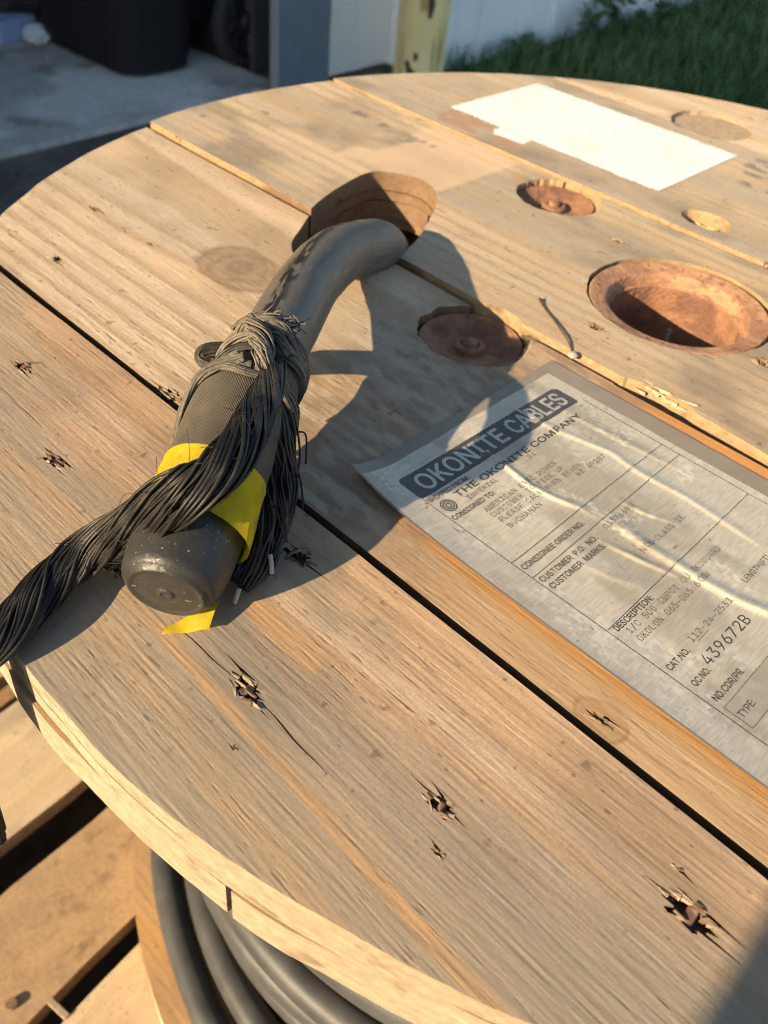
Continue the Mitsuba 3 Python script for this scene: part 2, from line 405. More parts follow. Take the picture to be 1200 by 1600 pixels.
def yellow_fn(p, n, uv):
    d = smoothstep(0.5, 0.8, fbm(p.x * 130, p.y * 130, p.z * 130, octaves=3))
    return mix(mi.Color3f(0.62, 0.48, 0.03), mi.Color3f(0.36, 0.28, 0.08), d * 0.6) * (0.8 + 0.35 * fbm(p.x * 200, p.y * 200, p.z * 200, octaves=2))


scene["yellow_tape"] = {"type": "principledthin", "base_color": proc(yellow_fn), "roughness": 0.35, "diff_trans": 0.6}


def yarn_fn(p, n, uv):
    d = noise(p.x * 60, p.y * 60, p.z * 60)
    f = noise(p.x * 900, p.y * 900, p.z * 900)
    dust = smoothstep(0.35, 0.75, noise(p.x * 150, p.y * 150, p.z * 150) * 0.5 + d * 0.5)
    return mix(mi.Color3f(0.010, 0.0095, 0.0095), mi.Color3f(0.14, 0.12, 0.095), dust * 0.24) * (0.7 + 0.6 * f)


def yarn_dusty_fn(p, n, uv):
    f = noise(p.x * 700, p.y * 700, p.z * 700)
    d = noise(p.x * 120, p.y * 120, p.z * 120)
    return mix(mi.Color3f(0.06, 0.053, 0.045), mi.Color3f(0.19, 0.165, 0.13), d) * (0.65 + 0.6 * f)


scene["yarn"] = two({"type": "principled", "base_color": proc(yarn_fn), "roughness": 0.5, "specular": 0.4})
scene["yarn_dusty"] = two({"type": "principled", "base_color": proc(yarn_dusty_fn), "roughness": 0.6, "specular": 0.35})


def foil_parts(p):
    X = p.x * NX + p.y * NY
    Y = p.x * TX + p.y * TY
    scuff = smoothstep(0.54, 0.74, fbm(X * 75, Y * 60, 3.0, octaves=3)) * smoothstep(0.40, 0.75, fbm(X * 700, Y * 500, 8.0, octaves=3)) * (0.35 + 0.65 * smoothstep(0.05, 0.16, Y + 0.5 * (0.03 - X)))
    return X, Y, scuff


def foil_fn(p, n, uv):
    X, Y, scuff = foil_parts(p)
    d = fbm(X * 60, Y * 25, 5.0, octaves=3)
    c = mix(mi.Color3f(0.58, 0.525, 0.43), mi.Color3f(0.43, 0.385, 0.305), smoothstep(0.4, 0.7, d))
    c = c * (0.88 + 0.22 * noise(X * 260, Y * 2200, 2.0))
    spot = smoothstep(0.93, 0.97, noise(X * 420, Y * 420, 6.0)) * smoothstep(0.4, 0.6, noise(X * 30, Y * 30, 2.0))
    c = mix(c, mi.Color3f(0.15, 0.12, 0.09), spot * 0.6)
    return mix(c, mi.Color3f(0.78, 0.76, 0.70), scuff * 0.5)


def foil_rough(p, n, uv):
    X, Y, scuff = foil_parts(p)
    return 0.40 + 0.16 * fbm(X * 70, Y * 40, 1.0, octaves=2) + 0.1 * scuff


def foil_bump(p, n, uv):
    X, Y, scuff = foil_parts(p)
    return 0.6 * noise(X * 240, Y * 1400, 2.0) + 0.9 * fbm(X * 110, Y * 210, 7.0, octaves=2)


scene["foil"] = two({"type": "bumpmap", "arbitrary": proc(foil_bump, eps=2.5e-4), "scale": 0.00035,
                     "bsdf": {"type": "principled", "base_color": proc(foil_fn), "roughness": proc(foil_rough), "metallic": 0.32, "specular": 0.5}})
simple("print_ink", (0.060, 0.057, 0.055), rough=0.4, var=0.45, freq=500, spec=0.6)
simple("print_faint", (0.12, 0.112, 0.10), rough=0.5, var=0.5, freq=700, spec=0.5)
simple("print_shade", (0.40, 0.36, 0.29), rough=0.5, metallic=0.3, var=0.2, freq=300)
simple("tag_letters", (0.52, 0.50, 0.46), rough=0.45, metallic=0.5, var=0.2, freq=300)
simple("tag_border", (0.24, 0.205, 0.165), rough=0.45, var=0.12, freq=120)


def paper_fn(p, n, uv):
    return mi.Color3f(0.82, 0.79, 0.73) * (0.93 + 0.1 * fbm(p.x * 120, p.y * 120, 2.0, octaves=2)) * (1 - 0.12 * smoothstep(0.55, 0.75, fbm(p.x * 26, p.y * 26, 5.0, octaves=3)))


scene["white_paper"] = two({"type": "principled", "base_color": proc(paper_fn), "roughness": 0.5, "specular": 0.5})

# ================================================================== SETTING
WN, WD = np.array([0.79, -0.6131]), np.array([0.6131, 0.79])     # wall normal (outwards) and direction
WALL = -2.19


def wp(s, d=0.0):
    """point at distance s along the building's front, d metres out from it"""
    return s * WD + (WALL + d) * WN


WANG = math.degrees(math.atan2(WD[1], WD[0]))


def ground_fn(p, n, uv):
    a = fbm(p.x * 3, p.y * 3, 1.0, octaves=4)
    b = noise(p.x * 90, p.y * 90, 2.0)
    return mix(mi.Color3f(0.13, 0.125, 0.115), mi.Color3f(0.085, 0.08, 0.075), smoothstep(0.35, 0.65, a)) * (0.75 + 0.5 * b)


scene["gravel"] = two({"type": "principled", "base_color": proc(ground_fn), "roughness": 0.9, "specular": 0.2})


def conc_fn(p, n, uv):
    a = fbm(p.x * 4 + 3, p.y * 4, 1.0, octaves=4)
    b = fbm(p.x * 60, p.y * 60, 2.0, octaves=2)
    c = mix(mi.Color3f(0.55, 0.56, 0.56), mi.Color3f(0.39, 0.39, 0.385), smoothstep(0.38, 0.66, a))
    st = smoothstep(0.62, 0.75, fbm(p.x * 9, p.y * 9, 7.0, octaves=3))
    return mix(c, mi.Color3f(0.14, 0.12, 0.10), st * 0.5) * (0.8 + 0.4 * b)


scene["concrete"] = two({"type": "principled", "base_color": proc(conc_fn), "roughness": 0.85, "specular": 0.2})


def soil_fn(p, n, uv):
    a = fbm(p.x * 14, p.y * 14, 1.0, octaves=3)
    return mix(mi.Color3f(0.035, 0.065, 0.022), mi.Color3f(0.05, 0.05, 0.03), smoothstep(0.4, 0.7, a))


scene["lawn_soil"] = two({"type": "principled", "base_color": proc(soil_fn), "roughness": 0.95, "specular": 0.1})


def sheet(x0, y0, x1, y1, z):
    return trimesh.Trimesh([[x0, y0, z], [x1, y0, z], [x1, y1, z], [x0, y1, z]], [[0, 1, 2], [0, 2, 3]], process=False)


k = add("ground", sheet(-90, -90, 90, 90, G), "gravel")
labels[k] = {"kind": "structure", "label": "dark gravel yard in shade below the reel", "category": "ground"}


def quad(pts, z):
    return trimesh.Trimesh([[*q, z] for q in pts], [[0, 1, 2], [0, 2, 3]], process=False)


k = add("lawn", quad([wp(2.2, 0.0), wp(2.2, 1.1), wp(2.4, 14), wp(40, 14)], G + 0.006), "lawn_soil")
scene[k] = mikit.ply(trimesh.Trimesh([[*wp(2.2, 0.0), G + .006], [*wp(2.2, 1.2), G + .006], [*wp(1.0, 14), G + .006], [*wp(40, 14), G + .006], [*wp(40, 0.0), G + .006]], [[0, 1, 2], [0, 2, 3], [0, 3, 4]], process=False), "lawn_soil")
labels[k] = {"kind": "structure", "label": "soil under the shaded lawn beside the building", "category": "lawn"}
# floor slab of the garage, its front edge a low step
slab = prism(Polygon([wp(-4.2, 0.0), wp(1.72, 0.0), wp(1.72, -4.5), wp(-4.2, -4.5)]), G - 0.05, G + 0.02)
k = add("garage_floor", tm(slab), "concrete")
labels[k] = {"kind": "structure", "label": "pale concrete floor running into the dark garage", "category": "floor"}

# the metal building
B = thing("metal_building", "pale metal building with vertical wall panels and a dark open garage bay", "building")
simple("siding", (0.88, 0.90, 0.92), rough=0.45, var=0.06, freq=8)
simple("siding_cream", (0.84, 0.82, 0.78), rough=0.5, var=0.06, freq=8)
simple("jamb_steel", (0.15, 0.195, 0.25), rough=0.45, var=0.1, freq=12)
simple("jamb_edge", (0.30, 0.33, 0.37), rough=0.4, var=0.08, freq=12)
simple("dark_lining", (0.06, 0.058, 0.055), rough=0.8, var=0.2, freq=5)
HB = 5.2


def wall_box(s0, s1, d0, d1, z0, z1, r=0.0):
    c = wp((s0 + s1) / 2, (d0 + d1) / 2)
    return tm(bx(c[0], c[1], (z0 + z1) / 2, s1 - s0, abs(d1 - d0), z1 - z0, WANG, r))


def panel_profile(s0, s1, d0=0.0):
    """one siding panel: flat pan with a standing rib at its left edge, as a thin solid"""
    pr = [(s0 + 0.001, 0), (s0 + 0.001, 0.018), (s0 + 0.022, 0.018), (s0 + 0.036, 0.0), ((s0 + s1) / 2 - 0.02, 0.0), ((s0 + s1) / 2, 0.004), ((s0 + s1) / 2 + 0.02, 0.0), (s1 - 0.001, 0.0), (s1 - 0.001, -0.03), (s0 + 0.001, -0.03)]
    return Polygon([wp(a, b + d0) for a, b in pr])


add(B + "__jamb", wall_box(1.660, 1.900, 0.022, 0.05, G, G + 2.7, 0.004), "jamb_steel")
add(B + "__jamb_trim", wall_box(1.650, 1.658, 0.020, 0.056, G, G + 2.7, 0.003), "jamb_edge")
add(B + "__wall_panel", tm(prism(panel_profile(1.905, 2.260), G + 0.01, G + HB)), "siding_cream")
add(B + "__corner_trim", wall_box(2.262, 2.300, -0.03, 0.205, G, G + HB), "siding")
s = 2.302
for i in range(20):
    add(B + "__wall_panel", tm(prism(panel_profile(s, s + 0.2505, 0.18), G + 0.01, G + HB)), "siding")
    s += 0.2505
add(B + "__wall", wall_box(1.92, s, -0.12, -0.032, G, G + HB), "siding")
add(B + "__header", wall_box(-4.2, 1.95, -0.12, 0.02, G + 2.7, G + HB), "siding")
add(B + "__wall", wall_box(-12.0, -4.2, -0.12, 0.0, G, G + HB), "siding")
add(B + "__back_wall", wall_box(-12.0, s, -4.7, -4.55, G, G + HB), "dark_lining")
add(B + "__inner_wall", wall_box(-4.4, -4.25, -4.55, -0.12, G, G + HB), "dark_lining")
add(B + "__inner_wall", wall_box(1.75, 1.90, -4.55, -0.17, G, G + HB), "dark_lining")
add(B + "__end_wall", wall_box(s - 0.1, s, -4.55, -0.13, G, G + HB - .01), "siding")
add(B + "__end_wall", wall_box(-12.0, -11.9, -4.55, -0.13, G, G + HB - .01), "siding")
add(B + "__roof", wall_box(-12.2, s + 0.2, -4.9, 0.12, G + HB + 0.002, G + HB + 0.06), "dark_lining")

# yellow bollard
def bollard_fn(p, n, uv):
    a = fbm(p.x * 20, p.y * 20, p.z * 9, octaves=3)
    c = mix(mi.Color3f(0.80, 0.66, 0.26), mi.Color3f(0.86, 0.76, 0.44), a)
    chip = smoothstep(0.64, 0.67, fbm(p.x * 26 + 8, p.y * 26, p.z * 11 + 3, octaves=3))
    run = smoothstep(0.70, 0.78, noise(p.x * 75, p.y * 75, p.z * 5 + 2))
    return mix(mix(c, mi.Color3f(0.30, 0.17, 0.06), run * 0.7), mi.Color3f(0.05, 0.035, 0.025), chip)


scene["bollard_paint"] = two({"type": "principled", "base_color": proc(bollard_fn), "roughness": 0.4, "specular": 0.5})
simple("concrete_fill", (0.4, 0.39, 0.37), rough=0.9)
B2 = thing("bollard", "yellow steel bollard with chipped paint and rust beside the pale wall", "bollard")
bc = wp(2.03, 0.34)
add(B2 + "__post", lathe([(0.084, G - 0.02), (0.084, G + 1.05), (0.080, G + 1.056)], 40, bc), "bollard_paint", smooth=40)
add(B2 + "__domed_top", lathe([(0.0805, G + 1.05), (0.07, G + 1.075), (0.04, G + 1.092), (0.001, G + 1.098)], 40, bc), "concrete_fill", smooth=40)

# dark wheeled bin in the garage
simple("bin_plastic", (0.008, 0.008, 0.010), rough=0.75, var=0.2, freq=20)
simple("tyre_rubber", (0.030, 0.031, 0.034), rough=0.7, var=0.2, freq=30)
simple("wheel_hub", (0.022, 0.023, 0.026), rough=0.5, var=0.2, freq=30)
bn = thing("wheeled_bin", "black plastic wheeled bin with a spoked wheel standing inside the garage", "bin")
bo = wp(1.40, -0.30)
ca, sb = math.cos(math.radians(WANG)), math.sin(math.radians(WANG))


def in_wall(m, o):
    """local x along the wall, y into the building -> world"""
    m = tm(m).copy()
    v = m.vertices
    m.vertices = np.c_[o[0] + v[:, 0] * WD[0] - v[:, 1] * WN[0], o[1] + v[:, 0] * WD[1] - v[:, 1] * WN[1], v[:, 2] + G + 0.02]
    return m


def rrect(x0, y0, x1, y1, r):
    return np.array(sbox(x0 + r, y0 + r, x1 - r, y1 - r).buffer(r, quad_segs=5).exterior.coords)[:-1]


lo, hi = rrect(-0.10, -0.02, 0.20, 0.52, 0.09), rrect(-0.17, -0.10, 0.25, 0.60, 0.08)
mid = rrect(-0.325, -0.05, 0.30, 0.54, 0.075)
body = m3.Manifold.hull_points(np.vstack([np.c_[lo * 0.93, np.full(len(lo), 0.012)], np.c_[lo, np.full(len(lo), 0.05)], np.c_[hi, np.full(len(hi), 0.95)]]))
notch = m3.Manifold.cube([0.2, 1.0, 0.16], True).translate([0.30, 0.25, 0.1])
add(bn + "__body", in_wall(body - notch, bo), "bin_plastic", smooth=30)
add(bn + "__rim", in_wall(prism(Polygon(rrect(-0.20, -0.13, 0.28, 0.63, 0.08)), 0.93, 0.965), bo), "bin_plastic", smooth=30)
add(bn + "__lid", in_wall(m3.Manifold.hull_points(np.vstack([np.c_[rrect(-0.20, -0.13, 0.28, 0.63, 0.08), np.full(len(hi), 0.967)], np.c_[rrect(-0.14, -0.05, 0.22, 0.55, 0.08), np.full(len(hi), 1.02)]])), bo), "bin_plastic", smooth=30)
add(bn + "__axle", in_wall(m3.Manifold.cylinder(0.70, 0.011, 0.011, 16).rotate([-90, 0, 0]).translate([0.355, -0.10, 0.14]), bo), "wheel_hub", smooth=40)
add(bn + "__axle_bracket", in_wall(bx(0.26, 0.25, 0.17, 0.20, 0.40, 0.09, 0, 0.01), bo), "bin_plastic", smooth=30)
for yy in (-0.085, 0.565):
    wc = (0.355, yy, 0.14)
    def ring(r0, r1, wdt):
        m = lathe([(r0, -wdt / 2), (r1 - 0.008, -wdt / 2), (r1, -wdt / 4), (r1, wdt / 4), (r1 - 0.008, wdt / 2), (r0, wdt / 2), (r0, -wdt / 2)], 40)
        m.vertices = np.c_[m.vertices[:, 0] + wc[0], m.vertices[:, 2] + wc[1], m.vertices[:, 1] + wc[2]]
        return m
    w_ = bn + ("__wheel" if yy < 0 else "__wheel_001")
    add(w_, in_wall(ring(0.015, 0.036, 0.055), bo), "wheel_hub", smooth=40)
    add(w_ + "__tyre", in_wall(ring(0.108, 0.14, 0.05), bo), "tyre_rubber", smooth=40)
    add(w_ + "__rim", in_wall(ring(0.094, 0.108, 0.04), bo), "wheel_hub", smooth=40)
    for q in range(8):
        a = q * math.pi / 4 + 0.2
        sp = m3.Manifold.cube([0.062, 0.02, 0.018], True).translate([0.064, 0, 0]).rotate([0, math.degrees(a), 0]).translate(wc)
        add(w_ + "__spoke", in_wall(sp, bo), "wheel_hub")

# clutter on the garage floor
simple("bag_black", (0.02, 0.02, 0.022), rough=0.5, var=0.3, freq=20)
simple("box_blue", (0.30, 0.40, 0.62), rough=0.6, var=0.1)
simple("paper_scrap", (0.62, 0.64, 0.68), rough=0.8, var=0.1)


def lump(c, r, seed, squash=1.0, amp=0.35, sub=4):
    m = trimesh.creation.icosphere(sub, 1.0)
    v = m.vertices
    d = 1 + amp * (meshkit.fbm(v * 2.2 + 10, 3, seed) - 0.5) * 2
    v = v * d[:, None] * np.array(r)
    v[:, 2] *= squash
    m.vertices = v + np.array(c)
    return m


gz = G + 0.02
k = add("trash_bag", lump((-1.60, 3.06, gz + 0.15), (0.20, 0.18, 0.19), 3), "bag_black", smooth=True)
thing(k, "crumpled black bag on the garage floor left of the bin", "bag")
k = add("small_carton", in_wall(bx(0, 0, 0.035, 0.16, 0.09, 0.07, 10, 0.004), np.array([-1.665, 2.86])), "box_blue", smooth=30)
thing(k, "small pale blue carton at the far left of the garage floor", "box")
k = add("crumpled_paper", lump((-1.565, 2.845, gz + 0.025), (0.045, 0.04, 0.03), 8, amp=0.6, sub=3), "paper_scrap", smooth=False)
thing(k, "crumpled white paper on the garage floor beside the blue carton", "paper")

# grass: blades over the lawn near the wall, taller weeds along its foot
def blades(n, pts, h, seed, wide=0.004):
    r = np.random.default_rng(seed)
    base = pts
    ang = r.uniform(0, 2 * np.pi, n)
    lean = r.uniform(0.1, 0.7, n) * h
    la = r.uniform(0, 2 * np.pi, n)
    w = wide * r.uniform(0.7, 1.4, n)
    sx, sy = np.cos(ang) * w, np.sin(ang) * w
    mid_ = np.c_[base[:, 0] + np.cos(la) * lean * 0.35, base[:, 1] + np.sin(la) * lean * 0.35, base[:, 2] + h * 0.6]
    tip = np.c_[base[:, 0] + np.cos(la) * lean, base[:, 1] + np.sin(la) * lean, base[:, 2] + h]
    v = np.stack([base + np.c_[sx, sy, 0 * sx], base - np.c_[sx, sy, 0 * sx], mid_ + np.c_[sx, sy, 0 * sx] * .7, mid_ - np.c_[sx, sy, 0 * sx] * .7, tip], 1).reshape(-1, 3)
    o = np.arange(n)[:, None] * 5
    f = np.vstack([o + [0, 1, 3], o + [0, 3, 2], o + [2, 3, 4]])
    return trimesh.Trimesh(v, f, process=False)


def grass_fn(p, n, uv):
    a = noise(p.x * 2.2, p.y * 2.2)
    b = noise(p.x * 60, p.y * 60)
    c = mix(mi.Color3f(0.065, 0.14, 0.055), mi.Color3f(0.11, 0.18, 0.07), a)
    return mix(c, mi.Color3f(0.19, 0.20, 0.09), smoothstep(0.72, 0.95, b) * 0.7)


scene["grass_blade"] = two({"type": "principled", "base_color": proc(grass_fn), "roughness": 0.6, "specular": 0.3})
ng = 95000
gs, gd = rng.uniform(2.32, 9.0, ng), rng.uniform(0.2, 5.6, ng)
keep = rng.random(ng) < 0.35 + 0.65 * meshkit.noise(np.c_[gs * 3, gd * 3, gs * 0], 4)
gs, gd = gs[keep], gd[keep]
gp = np.array([wp(a, b) for a, b in zip(gs, gd)])
gp = np.c_[gp, np.full(len(gp), G + 0.004)]
hh = rng.uniform(0.04, 0.11, len(gp)) * (0.7 + 0.8 * meshkit.noise(np.c_[gs * 4, gd * 4, gs * 0], 9))
k = add("grass", blades(len(gp), gp, hh, 5, 0.0045), "grass_blade")
labels[k] = {"label": "dark green grass in the shade beside the pale wall", "category": "grass", "kind": "stuff"}
# weeds: individual plants
def weed_fn(p, n, uv):
    return mix(mi.Color3f(0.04, 0.085, 0.028), mi.Color3f(0.075, 0.12, 0.04), noise(p.x * 25, p.y * 25, p.z * 25))


scene["weed_leaf"] = two({"type": "principled", "base_color": proc(weed_fn), "roughness": 0.6, "specular": 0.3})


def weed(c, h, seed, nleaf=150, spread=0.12):
    r = np.random.default_rng(seed)
    vs, fs, o = [], [], 0
    stems = []
    for j in range(7):
        a, l = r.uniform(0, 6.28), r.uniform(0.2, 1) * spread
        top = np.array([c[0] + math.cos(a) * l, c[1] + math.sin(a) * l, G + h * r.uniform(0.6, 1.0)])
        p = smooth_path([[c[0], c[1], G], [(c[0] + top[0]) / 2 + .01, (c[1] + top[1]) / 2, G + (top[2] - G) * .6], top], 5)
        stems.append(p)
    for j in range(nleaf):
        p = stems[r.integers(7)]
        b = p[r.integers(2, len(p))]
        d = r.normal(size=3); d[2] = abs(d[2]) * 0.6; d /= np.linalg.norm(d)
        l = r.uniform(0.02, 0.05)
        s_ = np.cross(d, r.normal(size=3)); s_ *= 0.3 * l / np.linalg.norm(s_)
        vs += [b, b + d * l * .5 + s_, b + d * l - np.array([0, 0, .2 * l]), b + d * l * .5 - s_]
        fs += [[o, o + 1, o + 2], [o, o + 2, o + 3]]
        o += 4
    return trimesh.Trimesh(vs, fs, process=False), cat([tube(p, np.linspace(.0022, .0008, len(p)), 4) for p in stems])


weeds = [(2.80, 0.27, 0.10, "low clump of weeds at the wall foot next to the bollard"), (3.20, 0.27, 0.20, "leafy weed against the wall, nearest the bollard of the tall ones"), (3.42, 0.30, 0.25, "tallest bushy weed at the wall foot, middle of the row"),
         (3.85, 0.3, 0.2, "bushy weed at the wall foot, fourth from the bollard"), (4.4, 0.3, 0.22, "bushy weed near the photo's top edge at the wall foot")]
for i, (s_, d_, h_, lb) in enumerate(weeds):
    key = "weed" if i == 0 else f"weed_{i:03d}"
    lf, stm = weed(wp(s_, d_), h_, 20 + i, 170 if h_ > .2 else 70, 0.15)
    add(key + "__leaves", lf, "weed_leaf")
    add(key + "__stem", stm, "weed_leaf")
    labels[key + "__leaves"] = {"kind": "stuff"}
    thing(key, lb, "weed", "weeds along the wall")

# ================================================================== PALLET
PL = thing("pallet", "orange tan wooden pallet under the cable reel, boards widely spaced", "pallet")
pd, pm = np.array([PX, PY]), np.array([PY, -PX])
edges = [(-0.66, -0.556), (-0.514, -0.379), (-0.336, -0.226), (-0.202, -0.100), (-0.07, 0.04), (0.075, 0.18), (0.21, 0.31), (0.35, 0.45)]


def pallet_board(m0, m1, l0, l1, z0, z1, seed):
    r = np.random.default_rng(seed)
    k_ = 14
    ls = np.linspace(l0, l1, k_)
    a = [pd * l + pm * (m0 + r.normal() * 0.0012) for l in ls]
    b = [pd * l + pm * (m1 + r.normal() * 0.0012) for l in ls[::-1]]
    m = prism(Polygon(a + b), z0, z1)
    return tm(m)


for i, (a, b) in enumerate(edges):
    add(PL + "__deck_board", pallet_board(a, b, -0.62, 0.56, -0.662 + 0.0015 * math.sin(i * 2.1), -0.641 + 0.0015 * math.sin(i * 2.1), i), "wood_pallet")
for l in (-0.58, -0.03, 0.52):
    c = pd * l + pm * (-0.10)
    add(PL + "__stringer", tm(bx(c[0], c[1], (-0.664 + G + 0.022) / 2, 1.12, 0.04, -0.664 - G - 0.022, math.degrees(math.atan2(pm[1], pm[0])))), "wood_pallet")
for i, (a, b) in enumerate((edges[0], edges[4], edges[7])):
    add(PL + "__base_board", pallet_board(a, b, -0.62, 0.56, G + 0.001, G + 0.02, 40 + i), "wood_pallet")
# a chip of wood poking into the gap and nail heads on the board
add(PL + "__wood_chip", tm(bx(-0.391, -0.209, -0.641, 0.005, 0.024, 0.006, 60)), "splinter_gray")
add(PL + "__nail", tm(m3.Manifold.cylinder(0.003, 0.0055, 0.005, 14).translate([-0.432, -0.210, -0.6405])), "nail_rust", smooth=30)

# ================================================================== REEL
R = thing("cable_reel", "large round wooden cable reel lying flat, weathered plank top with rusty hub", "cable reel")
HOLE = Polygon([(-0.2281, 0.022), (-0.2259, 0.0455), (-0.2217, 0.072), (-0.2093, 0.106), (-0.192, 0.1363), (-0.1732, 0.1398), (-0.156, 0.134), (-0.146, 0.1191), (-0.1440, 0.0978), (-0.1485, 0.068), (-0.1560, 0.036), (-0.172, 0.006), (-0.197, -0.005), (-0.2195, 0.0035)])
_h = np.array(HOLE.exterior.coords)[:-1]
HOLE = Polygon(smooth_path(np.vstack([_h[-1:], _h, _h[:2]]), 7)[7:-7]).buffer(0)
BOLTS = [(-0.1193, -0.0545, 0.0285), (-0.0625, 0.1335, 0.0275), (0.1193, 0.0545, 0.0285), (0.0625, -0.1335, 0.0275)]


def ragged(cx, cy, r, seed, amp=0.02, n=72, bias=None):
    rr = np.random.default_rng(seed)
    a = np.arange(n) * 2 * np.pi / n
    q = np.c_[np.cos(a) * 3 + 5, np.sin(a) * 3 + 5, a * 0 + seed]
    rad = r * (1 + amp * (meshkit.fbm(q * 1.5, 3, seed) - 0.5) * 2 + rr.normal(size=n) * amp * 0.25)
    return np.c_[cx + rad * np.cos(a), cy + rad * np.sin(a)]


def disc(r, seed, amp):
    a = np.arange(420) * 2 * np.pi / 420
    q = np.c_[np.cos(a) * 9 + 20, np.sin(a) * 9 + 20, a * 0]
    rad = r + amp * (meshkit.fbm(q, 4, seed) - 0.5) * 2
    return Polygon(np.c_[rad * np.cos(a), rad * np.sin(a)])


def strip(n0, n1, seed, wob=0.0012, t0=-0.6, t1=0.6):
    """a plank between two wavering edges, in (t, n)"""
    ts = np.linspace(t0, t1, 80)
    w0 = wob * (meshkit.fbm(np.c_[ts * 12 + 50, ts * 0, ts * 0 + seed], 3, seed) - 0.5) * 2
    w1 = wob * (meshkit.fbm(np.c_[ts * 12 + 50, ts * 0 + 4, ts * 0 + seed], 3, seed + 5) - 0.5) * 2
    a = np.array([xy(t, n0 + w) for t, w in zip(ts, w0)])
    b = np.array([xy(t, n1 + w) for t, w in zip(ts, w1)])[::-1]
    return Polygon(np.vstack([a, b]))


GAP_A, GAP_B, GAP_C, GAP_D = -0.2777, -0.0943, 0.0882, 0.2705
cuts = [(-0.5, GAP_A - 0.0026), (GAP_A + 0.0026, GAP_B - 0.002), (GAP_B + 0.002, GAP_C - 0.0015), (GAP_C + 0.0015, GAP_D - 0.0012), (GAP_D + 0.0012, 0.5)]
ztop = ZT
tops = []
top_disc = disc(0.4, 3, 0.0016)
for i, (a, b) in enumerate(cuts):
    poly = strip(a, b, 30 + i, 0.0009).intersection(top_disc)
    tops.append(prism(poly, -0.0186, ztop[i]))


def carve(m):
    for i in range(5):
        tops[i] = tops[i] - m


def board_of(n):
    return sum(n > g for g in (GAP_A, GAP_B, GAP_C, GAP_D))


def roundcut(cx, cy, r, z0, seed, amp=0.02, z1=0.03):
    return prism(Polygon(ragged(cx, cy, r, seed, amp)), z0, z1)


carve(prism(HOLE, -0.1, 0.1))
for i, (x, y, r) in enumerate(BOLTS):
    carve(roundcut(x, y, r * 1.02, -0.03, 60 + i, 0.06))
    # torn fringe where the cutter broke out
    c = np.array([x, y]) + 0.0045 * (t2 * 1.0 - n2 * -0.2)
    q = ragged(c[0], c[1], r * 1.0, 70 + i, 0.09)
    carve(frustum(q, (q - c) * 0.9 + c, ztop[board_of(np.array([x, y]) @ n2)] + 0.001, -0.004))
carve(roundcut(0.0012, 0.0014, 0.0542, -0.03, 65, 0.018))
# shallow router gouge and a torn-out knot
gx = xy(-0.143, 0.293)
carve(prism(Polygon(ragged(gx[0], gx[1], 0.034, 80, 0.05)), ZT[3] - 0.0033, 0.03))
kx = xy(-0.0473, 0.1146)
q = ragged(0, 0, 1.0, 82, 0.09)
carve(frustum(np.array([kx + x * 0.018 * t2 + y * 0.0135 * n2 for x, y in q]), np.array([kx + x * 0.0145 * t2 + y * 0.010 * n2 for x, y in q]), ZT[3] + 0.0006, ZT[3] - 0.0075))
# splintered bite on the edge of the middle board
bite = [(0.020, -0.097), (0.024, -0.0905), (0.031, -0.0885), (0.037, -0.0865), (0.043, -0.0855), (0.050, -0.0872), (0.056, -0.0862), (0.064, -0.0895), (0.085, -0.0905), (0.11, -0.092), (0.12, -0.097)]
carve(prism(Polygon([xy(*q) for q in bite]), -0.012, 0.01))

# nail craters: (t, n, size, seed, kind)
NAILS = [(0.0449, -0.3507, 1.15, 1, "torn"), (0.1169, -0.3341, 0.85, 2, "head"), (0.1263, -0.3459, 0.45, 3, "crack"), (0.1867, -0.3064, 1.25, 4, "head"), (0.1315, -0.2703, 0.8, 5, "crack"),
         (0.0105, -0.2986, 1.0, 6, "staple"), (-0.0955, -0.3386, 0.9, 7, "torn"), (-0.1647, -0.3148, 0.9, 8, "torn"), (-0.1082, -0.2735, 1.0, 9, "torn"), (-0.2481, -0.2484, 0.8, 10, "head"),
         (-0.2355, -0.1968, 0.8, 11, "crack"), (-0.2932, -0.1986, 0.9, 12, "crack"), (-0.3619, -0.0089, 0.9, 13, "crack"), (-0.015, -0.0627, 0.85, 14, "head"), (0.062, -0.0185, 1.0, 15, "head"),
         (-0.1665, -0.0238, 0.6, 16, "torn"), (-0.352, -0.0930, 0.9, 17, "crack"), (-0.068, 0.0387, 0.8, 18, "head"), (-0.1334, 0.3419, 0.8, 19, "head"), (-0.2226, 0.2759, 0.8, 20, "crack"),
         (-0.0297, -0.3535, 0.85, 21, "torn"), (0.1782, -0.2973, 0.4, 22, "crack"), (-0.2866, 0.0858, 0.7, 23, "crack"), (0.0104, 0.0900, 0.9, 24, "torn"), (0.0604, -0.3672, 0.25, 25, "crack")]
splints = []
NAILS = [(a_, b_, c_ * 0.86, d_, e_) for a_, b_, c_, d_, e_ in NAILS]
